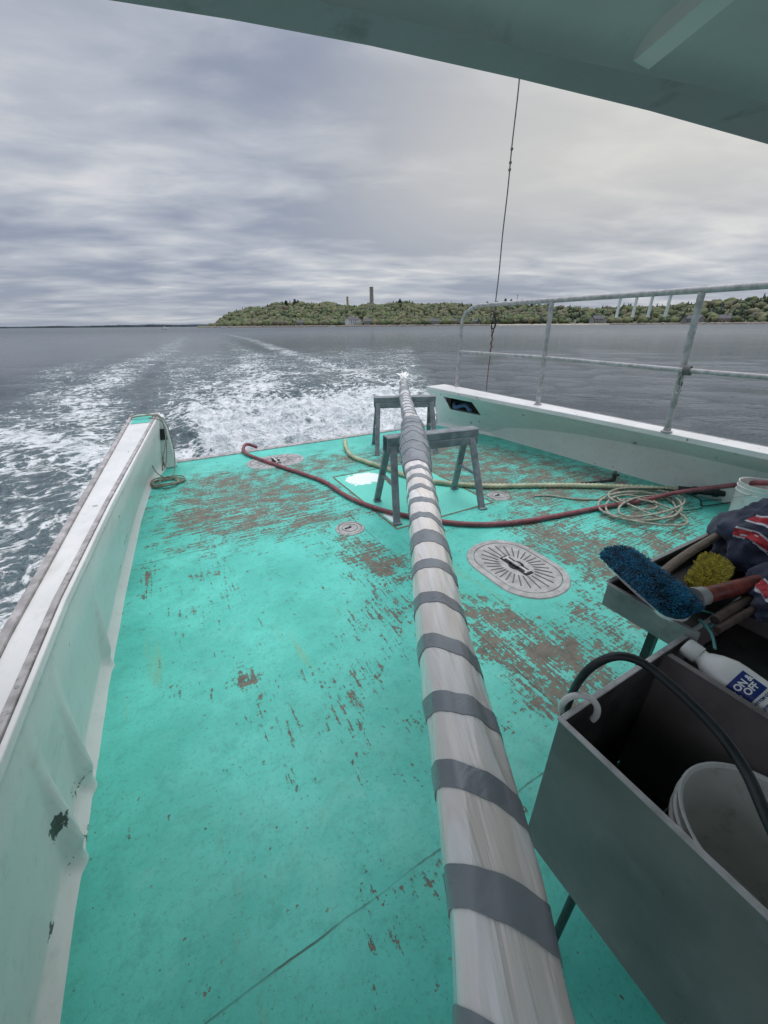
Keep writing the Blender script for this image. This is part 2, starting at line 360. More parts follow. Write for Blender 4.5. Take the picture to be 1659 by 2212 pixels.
# port bulwark
st=[-2.5,-1,0,.5,.7,.85]+list(np.arange(.9,2.3,.012))+[2.4,2.6,3.2,3.8,4.4,4.76,5.1,5.3,5.5]
ribs=[(1.98,.050,.022),(1.32,.060,.025),(1.06,.068,.027)]
b=B(); secs=[]
for y in st:
    xo,xc,xd=lerp(tXo,y),lerp(tXc,y),lerp(tXd,y)
    def rb(z):
        s_=0
        for yc,am,w_ in ribs:
            cy=yc+(z-.05)*.12; g=math.exp(-abs((y-cy)/w_)**2.8); s_+=am*g*max(0,1-z/.44)**.8*min(1,.35+z/.14)
        return s_
    wall_=[]
    for t in np.linspace(0,1,9):
        z_=.42-.37*t; xx=xc-.008+(xd-.012-xc+.008)*(.35+.65*t)+rb(z_)+.003*noise.noise(Vector((0,y*3,z_*4)))
        wall_.append((xx,y,z_))
    led=.003*noise.noise(Vector((3,y*5,0)))
    secs.append([(xo+.01,y,-1.1),(xo,y,.60),(xo+.02,y,.642),(xc-.02,y,.642),(xc-.008,y,.60)]+wall_+[(xd+.018+rb(.0)*.6+led,y,.014),(xd+.020+led,y,-.3),(xo+.2,y,-1.1)])
b.loft(secs,closed=True,ends=True)
bw=b.obj('bulwark',WHITE3,boat,smooth=True,angle=60)
ST4=st[::4]+[5.5]
b=B()
b.loft([[(lerp(tXo,y)+.022,y,.655),(lerp(tXc,y)-.045,y,.655),(lerp(tXc,y)-.045,y,.640),(lerp(tXo,y)+.022,y,.640)] for y in ST4],closed=True,ends=True)
b.obj('gunwale_cap',WHITE2,bw)
b=B()
b.loft([[(lerp(tXo,y)-.012,y,.668),(lerp(tXo,y)+.020,y,.668),(lerp(tXo,y)+.020,y,.60),(lerp(tXo,y)-.012,y,.58)] for y in ST4],closed=True,ends=True)
b.obj('rub_rail',TRIM,bw,bevel=.004)
b=B()
b.loft([[(lerp(tXc,y)-.043,y,.665),(lerp(tXc,y)-.018,y,.666),(lerp(tXc,y)-.018,y,.635),(lerp(tXc,y)-.043,y,.635)] for y in ST4],closed=True,ends=True)
b.obj('edge_strip',TRIM,bw,bevel=.003)
b=B()
b.loft([[(lerp(tXc,y)-.016,y,.660),(lerp(tXc,y)-.001,y,.656),(lerp(tXc,y)+.003,y,.630),(lerp(tXc,y)-.016,y,.635)] for y in ST4],closed=True,ends=True)
b.obj('edge_bead',WHITE2,bw,bevel=.003)
for (y,s_) in ((2.62,1.6),(1.75,.8),(1.2,.8),(3.6,.8),(4.4,.8)):
    b=B(); xm=(lerp(tXo,y)+lerp(tXc,y))/2 if s_>1 else lerp(tXc,y)-.030
    b.lathe((xm,y,.655 if s_>1 else .665),[(.009*s_,0),(.008*s_,.002),(.003*s_,.003),(0,.001)],14); b.obj('screw',ALU,bw,smooth=True)
b=B(); b.box((-.11,5.42,.32),(.14,.20,.64),top=.9); b.obj('end_post',WHITE2,bw,bevel=.02)
b=B(); b.box((-.115,5.315,.43),(.085,.012,.13)); b.obj('fairlead_slot_shade',DARK,bw)  # solid dark block; the shade inside the slot is painted, not cut
b=B(); b.loft([[(lerp(tXo,y)+.035,y,.6585),(lerp(tXc,y)-.055,y,.6585)] for y in (4.95,5.1,5.25,5.45)]); b.obj('teal_patch',DECK,bw)
# starboard bulwark
st2=[-2.5,-1,0,.6,1.1,1.6]+list(np.arange(1.75,2.25,.03))+[2.5,3.0,3.6,4.2,4.55,4.75,5.15,5.5]
def sp(y):
    return lerp(sXo,y),lerp(sXc,y),lerp(sXd,y),lerp(sZ,y)
def face(y,t):
    xo,xc,xd,z=sp(y); x0=xc+.02; z0=z-.055
    cz=z0*(1-t)+.04*t; cx=x0+(xd-x0)*t + .05*math.sin(math.pi*t)
    if t>.4: g=math.exp(-((y-1.98+.1*(1-t))/.06)**2)*(t-.4)*1.5; cx-=.11*g; cz+=.02*g
    return (cx,y,cz)
b=B()
b.loft([[face(y,0),face(y,.12)] for y in st2])
for grp in ([s for s in st2 if s<=4.55],[s for s in st2 if s>=5.15]):
    b.loft([[face(y,.12),face(y,.3),face(y,.5)] for y in grp])
b.loft([[face(y,.5),face(y,.65),face(y,.8),face(y,.93),face(y,1),(sp(y)[2]-.03,y,.012),(sp(y)[2]-.03,y,-.02)] for y in st2])
b.loft([[(sp(y)[0],y,sp(y)[3]-.03),(sp(y)[0]+.12,y,.1),(sp(y)[0]+.16,y,-.4),(sp(y)[0],y,-1.1)] for y in st2])
y=5.5; xo,xc,xd,z=sp(y)
b.add([(xc+.0,y+.004,z-.01),(xo+.01,y+.004,z-.01),(xo+.12,y+.004,.1),(xd,y+.004,-.02),(xd-.03,y+.004,.03),face(y,.7),face(y,.4)],[tuple(range(7))])
sbw=b.obj('bulwark',WHITE3,boat,smooth=True,angle=60)
b=B()
b.loft([[(sp(y)[1],y,sp(y)[3]-.002),(sp(y)[0]-.01,y,sp(y)[3]+.004),(sp(y)[0]-.01,y,sp(y)[3]-.04),(sp(y)[1]+.01,y,sp(y)[3]-.055),(sp(y)[1],y,sp(y)[3]-.055)] for y in st2],closed=True,ends=True)
b.obj('gunwale_cap',WHITE2,sbw,bevel=.006)
b=B()
b.loft([[(sp(y)[0]-.008,y,sp(y)[3]+.008),(sp(y)[0]+.035,y,sp(y)[3]),(sp(y)[0]+.035,y,sp(y)[3]-.06),(sp(y)[0]-.008,y,sp(y)[3]-.05)] for y in st2],closed=True,ends=True)
b.obj('rub_rail',TRIM,sbw,bevel=.004)
b=B(); q=face(2.3,.3); b.lathe(q,[(.0,.02),(.022,.02),(.026,.0),(.026,-.02)],16,Matrix.Rotation(math.radians(-70),3,'Y')); b.obj('drain_fitting',ALU,sbw,smooth=True)
b=B(); b.loft([[(sp(y)[0]-.02,y,.61),(sp(y)[0]-.02,y,.33)] for y in (4.4,4.8,5.3)]); b.obj('locker_shade_sheet',DARK,sbw)  # dark sheet behind the opening, painting the shade of the hollow bulwark
b=B(); b.tube(cr([(4.08,4.62,.40),(4.13,4.8,.45),(4.06,4.95,.40),(4.14,5.08,.44)],6),.03,10); b.obj('stowed_rope',plain('blue_rope',(.07,.13,.24),.8,var=.3,scale=40),sbw,smooth=True)
b=B(); b.box((2.02,5.545,-.02),(4.25,.09,.075)); b.obj('transom_sill',TRIM,boat,bevel=.01)
b=B(); b.box((2.02,5.50,-.57),(4.6,.06,1.0)); b.obj('transom',WHITE,boat)
b=B(); b.box((2.0,1.4,-.7),(4.9,8.0,.9)); b.obj('hull',WHITE,boat,bevel=.05)
RIB=plain('plate_rib',(.11,.11,.105),.5,metal=.1); HST=plain('handle_steel',(.44,.44,.43),.45,metal=.1)
def ring_plate(name,cx,cy,hx,hy,r,parent,spokes,rim):
    def outline(hx,hy,r,n=12):
        pts=[]
        for (qx,qy,a0) in ((hx-r,hy-r,0),(-hx+r,hy-r,90),(-hx+r,-hy+r,180),(hx-r,-hy+r,270)):
            for i in range(n+1):
                a=math.radians(a0+90*i/n); pts.append((qx+r*math.cos(a),qy+r*math.sin(a)))
        return pts
    def rr(g,z): return [(cx+x,cy+y,z) for x,y in outline(hx-g,hy-g,max(.01,r-g))]
    b=B(); b.loft([rr(0,.001),rr(.006,.008),rr(rim,.009),rr(rim+.003,.002)],closed=True)
    o=outline(hx-rim*.5,hy-rim*.5,max(.01,r-rim*.5),6)
    for (x,y) in o[::3]: b.lathe((cx+x,cy+y,.008),[(.006,0),(.005,.003),(0,.0035)],8)
    plate=b.obj(name,ALU,parent,smooth=True,angle=30)
    b=B(); b.loft([rr(rim+.006,.004),rr(rim+.010,.0085)],closed=True)
    oo=rr(rim+.010,.0085); b.add(oo,[tuple(range(len(oo)))])
    for i in range(spokes):
        a=2*math.pi*i/spokes; dx,dy=math.cos(a),math.sin(a)
        ex_,ey_=(hx-rim),(hy-rim)
        t=((ex_*ey_)/math.hypot(ey_*dx,ex_*dy))*1.04
        b.beam((cx+dx*t*.42,cy+dy*t*.42,.0095),(cx+dx*t*.84,cy+dy*t*.84,.0095),.009,.004,mi=1)
    if spokes==0: b.lathe((cx,cy,.009),[(.070,0),(.070,.002),(.066,.002),(.066,0)],28,mi=1)
    b.obj('lid',[ALU,RIB],plate)
    if spokes>16:
        b=B(); b.box((cx,cy,.0125),(.07,.26,.004)); b.lathe((cx,cy,.0105),[(.055,0),(.055,.004),(0,.004)],20); b.obj('handle_recess_shade',DARK,plate)  # flat dark patch under the handle; the recess shade is only its colour
        b=B(); b.box((cx,cy,.019),(.020,.22,.010)); b.box((cx,cy-.105,.016),(.055,.016,.010)); b.box((cx,cy+.105,.016),(.055,.016,.010)); b.box((cx,cy,.021),(.034,.05,.012))
        b.obj('handle',HST,plate,bevel=.002)
    else:
        b=B(); b.box((cx-.02,cy,.013),(.05,.010,.006)); b.box((cx+.010,cy+.01,.0135),(.010,.028,.006)); b.obj('handle',DARK,plate)
    return plate
ring_plate('deck_hatch',1.985,1.60,.285,.385,.27,boat,28,.05)
ring_plate('deck_hatch',1.10,4.92,.37,.25,.24,boat,22,.045)
ring_plate('deck_plate',1.17,2.74,.128,.128,.1275,boat,0,.022)
ring_plate('deck_plate',2.80,2.62,.115,.115,.1145,boat,0,.02)
# roof
ex=[-1.2,-.6,.07,.28,.56,.96,1.4,2.0,2.8,3.8,4.8]; ey=[1.42,1.30,1.18,1.125,1.065,1.0,.94,.88,.80,.72,.66]
n=len(ex); inn=[ey[i]-(.09+.02*max(0,ex[i]-.6)+.06*max(0,min(1,(ex[i]-1.0)))) for i in range(n)]
b=B()
b.loft([[(ex[i],ey[i],2.15),(ex[i],inn[i],2.155)] for i in range(n)])
b.loft([[(ex[i],ey[i],2.15),(ex[i],ey[i]+.006,2.16),(ex[i],ey[i]+.004,2.27),(ex[i],ey[i]-.05,2.285),(ex[i],-2.5,2.32)] for i in range(n)])
roof=b.obj('cabin_roof',ROOF2,boat,smooth=True,angle=30,fixn=False)
b=B()
b.loft([[(ex[i],inn[i],2.154),(ex[i],inn[i]-.02,2.175),(ex[i],inn[i]-.06,2.19),(ex[i],-2.5,2.20)] for i in range(n)])
b.obj('ceiling',ROOF,roof,smooth=True,angle=60)
b=B(); 
sec=lambda x,y,zb:[(x-.050,y,2.212),(x-.030,y,zb+.004),(x+.028,y,zb),(x+.045,y,2.212)]
b.loft([sec(1.205,.875,2.172),sec(1.188,.84,2.160),sec(1.10,.63,2.158),sec(.85,0,2.158),sec(.5,-1,2.158),sec(.0,-2.4,2.158)],ends=True); b.obj('ceiling_beam',ROOFB,roof,smooth=True,angle=50)
# railing
rail=bpy.data.objects.new('railing',None); col.objects.link(rail); rail.location=(4.3,3,.65); 
rail.parent=boat; rail.matrix_parent_inverse=Matrix.Translation(boat.location).inverted()
def parr(o,p):
    o.parent=p; o.matrix_parent_inverse=Matrix.Translation((4.3,3,.65)).inverted()
def pipe(name,pts,r,mat=GALV,n=16):
    b=B(); b.tube(pts,r,n); o=b.obj(name,mat,None,smooth=True,angle=60); parr(o,rail); return o
pipe('top_rail',cr([(4.26,5.20,.70),(4.265,5.20,1.2),(4.27,5.20,1.58),(4.28,5.13,1.75),(4.29,4.95,1.83),(4.29,4.7,1.845),(4.22,3.6,1.845),(4.12,2.0,1.845),(4.05,.5,1.85),(4.0,-1.0,1.86)],8),.027)
pipe('middle_rail',[(4.265,5.20,1.21),(4.20,3.5,1.225),(4.13,1.93,1.215),(4.05,.4,1.22),(4.0,-1,1.22)],.021)
for (x,y,x2) in ((4.23,3.50,4.185),(4.25,1.93,4.11)):
    pipe('post',[(x,y,.66),((x+x2)/2,y,1.25),(x2,y,1.83)],.027)
for (x,y) in ((4.26,5.20),(4.23,3.50),(4.25,1.93)):
    b=B(); b.lathe((x,y,lerp(sZ,y)+.004),[(.05,0),(.05,.008),(.034,.012),(.030,.05)],20); o=b.obj('base_flange',GALV,None,smooth=True,angle=40); parr(o,rail)
for y in (2.66,2.49,2.34,2.18):
    xx=4.12+(y-2.0)*.0625
    b=B(); b.cyl((xx,y,1.83),(xx,y,1.655),.013,n=10); b.lathe((xx,y,1.65),[(0,0),(.015,0),(.015,.012),(.013,.014)],10); o=b.obj('rod_peg',WHITE2,None,smooth=True,angle=40); parr(o,rail)
sh=thing('rope_lashing',(4.12,1.87,1.22),'short dark lashing and shackle knotted on the middle rail','rope')
b=B()
for j in range(4): b.tube([(4.125+.034*math.cos(a),1.86+.014*j-.02+.006*math.sin(a),1.217+.034*math.sin(a)) for a in np.linspace(0,2*math.pi,18)[:-1]],.009,8,closed=True)
b.tube(cr([(4.11,1.88,1.19),(4.10,1.89,1.13),(4.115,1.87,1.07),(4.10,1.86,1.12)],6),.007,8)
b.obj('knot',ROPED,sh,smooth=True)
b=B(); b.tube([(4.105,1.875+.022*math.cos(a),1.05+.032*math.sin(a)) for a in np.linspace(0,2*math.pi,20)[:-1]],.006,8,closed=True); b.obj('shackle',GALV,sh,smooth=True)
ln=thing('rigging_line',(4.42,4.67,.66),'thin weathered wire line with hook and shackles rising from the gunwale','rope')
def rp(z,amp=.006): return (4.44,4.69+amp*math.cos(z*7),z)
b=B(); b.tube([rp(z,.004) for z in np.linspace(1.72,7,80)],.008,8); b.obj('wire',ROPED,ln,smooth=True)
b=B(); b.tube([rp(z) for z in np.linspace(.66,1.5,30)],.007,8); b.obj('tail_rope',ROPEB,ln,smooth=True)
b=B(); b.tube([(4.44+.012*math.sin(z*60),4.69+.012*math.cos(z*60),z) for z in np.linspace(1.22,1.50,60)],.009,8); b.obj('rope_splice',ROPEB,ln,smooth=True)
b=B(); b.tube([(4.44+.014*math.sin(z*70),4.69+.014*math.cos(z*70),z) for z in np.linspace(1.68,1.86,50)],.009,8); b.obj('rope_splice',ROPEB,ln,smooth=True)
for z in (3.35,3.42,3.55):
    b=B(); b.lathe((4.44,4.69,z),[(0,-.02),(.016,-.01),(.018,.01),(0,.02)],10); b.obj('wire_clip',ROPED,ln)
b=B(); b.tube(cr([(4.44,4.69,1.72),(4.46,4.68,1.66),(4.47,4.68,1.60),(4.455,4.68,1.55),(4.42,4.69,1.54),(4.405,4.69,1.58),(4.41,4.69,1.60)],6),lambda i,t:.015-.006*t,10)
b.tube([(4.44,4.69+.02*math.cos(a),1.735+.028*math.sin(a)) for a in np.linspace(0,2*math.pi,18)[:-1]],.007,8,closed=True)
b.tube([(4.44,4.69+.02*math.cos(a),1.515+.028*math.sin(a)) for a in np.linspace(0,2*math.pi,18)[:-1]],.007,8,closed=True)
b.obj('hook',plain('dark_hook',(.06,.055,.055),.5,metal=.6),ln,smooth=True)

# ------------------------------------------------------------------ wrapped pole
D=(Vector((3.46,5.60,.83))-Vector((-.20,-.62,.83))).normalized()
PTS=[(-.62,-.20),(.07,.215),(.15,.268),(.27,.335),(.41,.41),(.70,.57),(1.0,.75),(1.43,1.005),(1.79,1.215),(2.24,1.49),(2.7,1.765),(3.43,2.18),(4.5,2.80),(5.62,3.50)]
def pole_c(y): return Vector((lerp(PTS,y)+.006*noise.noise(Vector((y*2,0,3))),y,.825))
PR=[(-.62,.074),(.3,.073),(1.0,.071),(1.7,.071),(1.85,.082),(2.1,.094),(2.5,.090),(2.8,.084),(3.0,.072),(4.4,.066),(4.7,.060),(5.3,.052),(5.5,.050),(5.6,.03)]
PS=D.cross(Vector((0,0,1))).normalized(); PU=PS.cross(D)
pole=thing('wrapped_pole',(1.6,2.5,.75),'long pole wrapped in clear plastic and grey tape, on sawhorses','pole')
def ppoint(y,a,off=0):
    c=pole_c(y); q=noise.noise(Vector((y*5,math.cos(a)*2,math.sin(a)*2)))*.006+noise.noise(Vector((y*10+math.cos(a)*2,math.cos(a)*4,math.sin(a)*4)))*.0035
    if 1.8<y<2.8: q+=abs(noise.noise(Vector((y*22,math.cos(a)*3,math.sin(a)*3))))*.012
    if y>4.75: q*=2
    R=lerp(PR,y)+off+q
    return c+(PS*math.cos(a)+PU*math.sin(a))*R
yy=np.linspace(-.62,5.6,520); ns=44; vs=[];AL=[];AR=[]
for y in yy:
    for i in range(ns):
        a=2*math.pi*i/ns; vs.append(ppoint(y,a)); AL.append(y); AR.append(math.cos(a)*.5+ (i/ns if i<ns/2 else 1-i/ns)*2)
fs=[(j*ns+i,j*ns+(i+1)%ns,(j+1)*ns+(i+1)%ns,(j+1)*ns+i) for j in range(len(yy)-1) for i in range(ns)]
fs.append(tuple(range(ns))); fs.append(tuple((len(yy)-1)*ns+i for i in range(ns-1,-1,-1)))
b=B(); b.add(vs,fs); wr=b.obj('plastic_wrap',WRAP,pole,smooth=True,angle=80)
for nm,arr in (('along',AL),('around',AR)):
    a=wr.data.attributes.new(nm,'FLOAT','POINT'); a.data.foreach_set('value',arr)
def band(y,w,slant=-.030,off=.0022):
    n=44; b=B(); rows=[]
    ph=random.uniform(-.35,.15); sl=slant*random.uniform(.75,1.25); m=max(4,int(w/.012))
    for j in range(-1,m+2):
        t=min(max(j/m,0),1); o=off if 0<=j<=m else -.003
        row=[]
        for i in range(n):
            a=2*math.pi*i/n
            yv=min(5.58,max(-.6,y+(t-.5)*w+sl*math.cos(a+ph)+.0012*noise.noise(Vector((a*2,y*50,t)))))
            row.append(ppoint(yv,a,o))
        rows.append(row)
    b.loft(rows,closed=True); b.obj('tape_band',TAPE,pole,smooth=True,angle=60)
for y in (-.5,-.36,-.22,-.09,.02,.138,.262,.40,.54,.695,.845,.985,1.03,1.16,1.30,1.43,1.56,1.68): band(y,.042)
band(2.26,.98,-.03,.003)
for y in (1.80,1.95,2.1,2.25,2.4,2.55,2.7): band(y+random.uniform(-.03,.03),.06,-.04,.006)
for y in (2.92,3.05,3.18,3.31,3.46,3.60,3.76,3.90): band(y,.040)
band(4.28,.30,-.03,.003)
for y in (4.62,4.78,4.92,5.05,5.2): band(y,.045,-.04)
b=B(); c0=pole_c(5.56)
for i in range(11):
    a=i*.7; L2=random.uniform(.06,.18)
    d=(D+PS*math.cos(a)*.8+PU*(math.sin(a)*.5+.35)).normalized(); s=PU.cross(d).normalized()*random.uniform(.02,.05)
    q=[]
    for t in np.linspace(0,1,6):
        c=c0+d*L2*t+PU*.03*math.sin(t*3+i)+PS*.02*math.sin(5*t+i); w=s*(1-.5*t)
        q.append([c-w,c+PU*.01,c+w])
    b.loft(q)
b.obj('loose_plastic',PLW,pole,smooth=True)

# ------------------------------------------------------------------ sawhorses
def sawhorse(a,bb,h,label):
    a=Vector((*a,0));bb=Vector((*bb,0)); d=(bb-a).normalized(); s=Vector((-d.y,d.x,0)); mid=(a+bb)/2
    e=thing('sawhorse',mid,label,'sawhorse','steel sawhorses holding the pole')
    up=Vector((0,0,1)); b=B()
    prof=[(-.050,-.150),(-.056,-.150),(-.056,-.085),(-.050,-.078),(-.056,-.070),(-.056,-.012),(-.044,0),(.044,0),(.056,-.012),(.056,-.070),(.050,-.078),(.056,-.085),(.056,-.150),(.050,-.150),(.046,-.015),(-.046,-.015)]
    b.loft([[p+s*x+up*(h+z) for x,z in prof] for p in (a,bb)],closed=True,ends=True)
    for t in (.05,.12,.88,.95):
        for sg in (-1,1):
            c=a.lerp(bb,t)+s*sg*.057+up*(h-.04); b.lathe(c,[(.009,-.003),(.007,.004),(0,.005)],8,Matrix.Rotation(math.radians(90),3,d))
    b.obj('beam',STEELP,e,bevel=.003)
    for t,dr in ((.07,-.05),(.93,.05)):
        feet=[]
        for sg in (-1,1):
            top=a.lerp(bb,t)+s*sg*.032+up*(h-.02); ft=a.lerp(bb,t)+d*dr+s*sg*.27
            b=B(); ax_=(ft-top).normalized(); side=d; n=ax_.cross(side).normalized()
            b.beam(top,ft,.058,.004,up=n)
            b.beam(top+side*.028-n*.013,ft+side*.028-n*.013,.004,.028,up=n); b.beam(top-side*.028-n*.013,ft-side*.028-n*.013,.004,.028,up=n)
            b.box(ft+up*.008,(.07,.055,.016),Matrix.Rotation(math.atan2(d.y,d.x),3,'Z'))
            b.obj('leg',STEELP,e); feet.append((top,ft))
        b=B(); p=feet[0][0].lerp(feet[0][1],.56); q=feet[1][0].lerp(feet[1][1],.56); b.beam(p,q,.03,.024); b.obj('brace',STEELP,e)
        b=B(); b.box((p+q)/2+d*(-.018 if t<.5 else .018),(.004,.05,.014),Matrix.Rotation(math.atan2(d.y,d.x),3,'Z')); b.obj('brace_latch',LATCH,e)
    return e
sawhorse((1.60,2.87),(2.50,2.73),.735,'grey steel folding sawhorse under the middle of the taped pole')
sawhorse((2.47,4.73),(3.24,4.40),.735,'grey steel folding sawhorse near the open stern under the pole tip')

# ------------------------------------------------------------------ hoses
b=B(); b.tube(cr([(1.02,5.62,.02),(.93,5.64,.07),(.85,5.58,.09),(.80,5.44,.04),(.88,5.15,.027),(1.06,4.66,.027),(1.20,4.3,.027),(1.36,3.85,.027),(1.40,3.45,.027),(1.47,3.13,.027),(1.63,2.77,.027),(1.93,2.39,.027),(2.22,2.17,.027),(2.63,2.03,.027),(3.41,1.89,.027),(3.9,1.77,.04),(4.15,1.64,.11),(4.33,1.30,.27),(4.22,1.05,.40),(4.1,.5,.55),(4.0,-.3,.6)],10),.0225,14)
o=b.obj('red_hose',REDH,smooth=True); tag(o,'faded red rubber hose snaking across the worn deck','hose')
pts=cr([(2.26,5.30,.03),(2.12,4.95,.03),(2.02,4.54,.03),(2.08,4.2,.03),(2.17,3.91,.03),(2.25,3.55,.03),(2.42,3.22,.03),(2.83,2.84,.03),(3.49,2.48,.03),(4.0,2.13,.035),(4.42,1.72,.06)],60)
b=B(); b.tube(pts,lambda i,t:.026+.0035*math.sin(i*1.5),12)
e=thing('ribbed_hose',(3,3,.0),'ribbed olive suction hose with black end fitting on the deck','hose'); b.obj('hose_body',CORR,e,smooth=True,angle=80)
b=B(); q=Vector((4.42,1.72,.06)); dd=(Vector((4.65,1.36,.09))-q).normalized()
for (t0,t1,r) in ((-.02,.10,.036),(.10,.14,.046),(.14,.27,.033),(.27,.31,.043),(.31,.36,.030)): b.cyl(q+dd*t0,q+dd*t1,r,n=18)
b.obj('hose_fitting',BLACKR,e,smooth=True,angle=40)
b=B(); pts=[]
for i in range(170):
    a=i/170*2*math.pi*6.5; f=i/170
    rx=.29+.12*math.sin(a*.37+1)+.04*math.sin(f*17); ry=.25+.09*math.cos(a*.29)
    pts.append((3.78+rx*math.cos(a)*1.1+.09*math.sin(f*9)-.03,1.70+ry*math.sin(a)+.09*math.sin(f*7),.014+.012*f*5+.010*math.sin(a*2.3)))
pts=cr([(3.10,2.42,.012),(3.25,2.34,.012),(3.45,2.12,.012)]+[pts[0]],6)+pts[1:]
b.tube(pts,.0095,8)
o=b.obj('coiled_line',ROPE,smooth=True); tag(o,'loose coil of tan line lying on the deck','rope')
b=B(); b.tube(cr([(4.0,1.9,.09),(4.3,1.75,.07),(4.45,1.55,.02),(4.3,1.45,.015),(4.5,1.38,.015),(4.75,1.3,.02),(4.85,1.1,.05)],8),.006,8)
b.tube(cr([(3.9,1.5,.03),(4.2,1.42,.02),(4.4,1.5,.02),(4.6,1.42,.02)],8),.005,8)
o=b.obj('black_cable',BLACKR,smooth=True); tag(o,'thin black cable tangled beside the coiled line','cable')
e=thing('spray_nozzle',(3.95,2.12,0),'small black hose spray nozzle lying on the ribbed hose','nozzle')
b=B(); b.cyl((3.72,2.35,.05),(3.98,2.20,.085),.012,n=12); b.cyl((3.90,2.25,.075),(4.02,2.175,.09),.022,n=14); b.box((4.0,2.17,.125),(.03,.03,.09)); b.obj('nozzle_body',BLACKR,e,smooth=True,angle=40)
b=B(); b.box((4.0,2.18,.172),(.11,.028,.016),Matrix.Rotation(.3,3,'Z')); b.cyl((3.97,2.14,.16),(3.93,2.10,.19),.014,n=10); b.obj('valve_handle',BLACKR,e,bevel=.004)
b=B(); R_=.0055
for j in range(3):
    b.tube([(-.235+.14*math.cos(a),5.18+.02*j+.03*math.cos(a*2),.665+.03*abs(math.sin(a))) for a in np.linspace(0,math.pi,14)],R_,8)
b.tube(cr([(-.40,5.32,.675),(-.28,5.28,.70),(-.16,5.2,.69),(-.08,5.15,.63),(-.09,5.10,.4),(-.14,5.02,.18),(-.20,4.95,.10),(-.16,4.9,.25),(-.07,5.02,.50),(-.09,5.06,.64),(-.2,5.05,.69)],8),R_,8)
b.tube(cr([(-.14,5.22,.69),(-.05,5.22,.60),(-.03,5.18,.30),(-.08,5.05,.05),(-.14,4.9,.02)],8),R_,8)
b.tube(cr([(-.14,5.24,.69),(-.24,5.0,.60),(-.30,4.95,.40),(-.27,4.88,.13),(-.17,4.86,.02)],8),R_,8)
pts=[]
for i in range(110):
    a=i/110*2*math.pi*5; f=i/110
    pts.append((-.17+(.13+.05*math.sin(a*.31))*math.cos(a),4.74+(.14+.04*math.cos(a*.43))*math.sin(a),.012+.03*f+.006*math.sin(3*a)))
b.tube(pts,.0075,8)
o=b.obj('mooring_rope',plain('mooring_rope',(.24,.23,.18),.8,var=.3,scale=40,bump=1,bscale=300,bdist=.003),smooth=True); tag(o,'thin tan mooring rope tied over the bulwark end and coiled below','rope')
# ------------------------------------------------------------------ metal tank
tank=thing('metal_tank',(1.0,-.1,0),'open grey metal bait tank on thin black legs with a divider','tank')
X0,X1,Y0,Y1,ZT,ZB=.60,1.50,-.75,.305,.82,.343
b=B(); t=.005
def wall(x0,y0,x1,y1,z0=ZB,z1=ZT): b.box(((x0+x1)/2,(y0+y1)/2,(z0+z1)/2),(abs(x1-x0),abs(y1-y0),z1-z0))
wall(X0,Y0,X0+t,Y1); wall(X1-t,Y0,X1,Y1); wall(X0+t,Y1-t,X1-t,Y1); wall(X0+t,Y0,X1-t,Y0+t); b.box(((X0+X1)/2,(Y0+Y1)/2,ZB+.003),(X1-X0-.012,Y1-Y0-.012,.005))
b.obj('tank_shell',TANK,tank,bevel=.0025)
b=B()
for (x0,y0,x1,y1) in ((X0-.003,Y0,X0+.010,Y1+.003),(X0+.010,Y1-.010,X1,Y1+.003)): b.box(((x0+x1)/2,(y0+y1)/2,ZT+.003),(abs(x1-x0),abs(y1-y0),.005))
b.obj('rim',RIM,tank,bevel=.002)
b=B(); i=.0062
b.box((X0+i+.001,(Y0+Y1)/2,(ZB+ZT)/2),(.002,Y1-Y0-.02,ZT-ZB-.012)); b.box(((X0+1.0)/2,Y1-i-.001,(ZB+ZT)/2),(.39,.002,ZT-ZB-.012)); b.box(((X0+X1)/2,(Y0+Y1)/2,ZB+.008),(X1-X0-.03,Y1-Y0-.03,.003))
b.obj('tank_inner_faces',TANKIN,tank)  # separate sheets over the inner faces, darker than the shell
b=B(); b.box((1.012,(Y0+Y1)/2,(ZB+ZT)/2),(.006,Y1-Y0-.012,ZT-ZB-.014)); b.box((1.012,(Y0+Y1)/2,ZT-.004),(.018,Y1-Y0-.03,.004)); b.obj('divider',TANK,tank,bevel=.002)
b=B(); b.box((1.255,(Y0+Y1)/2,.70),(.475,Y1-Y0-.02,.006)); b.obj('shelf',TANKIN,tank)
for (x,y) in ((.612,.29),(.612,.16),(1.46,.27),(.63,-.7),(1.46,-.7)):
    b=B(); b.cyl((x,y,0),(x,y,ZB+.001),.010,n=10); b.cyl((x,y,0),(x,y,.012),.02,n=12); b.obj('leg',BLACKR,tank,smooth=True,angle=40)
def bucket(loc,label,r=.145,h=.37):
    e=thing('bucket',loc,label,'bucket'); c=Vector(loc)
    b=B(); b.lathe(c,[(0,.004),(r*.86,0),(r*.9,.01),(r,h*.8),(r*1.05,h*.8),(r*1.05,h*.815),(r*1.005,h*.82),(r*1.01,h*.9),(r*1.06,h*.9),(r*1.06,h*.915),(r*1.02,h*.92),(r*1.04,h*.985),(r*1.05,h),(r*1.02,h*1.0),(r*.98,h*.985),(r*.87,.015),(0,.015)],48)
    b.obj('bucket_body',BUCKET,e,smooth=True,angle=40)
    b=B(); b.tube([c+Vector(((r*1.06)*math.cos(a),(r*1.06)*math.sin(a)*.97,h*.84-.10*math.sin(a))) for a in np.linspace(0,math.pi,30)],.0025,6); b.obj('bail_handle',GALV,e,smooth=True)
    return e
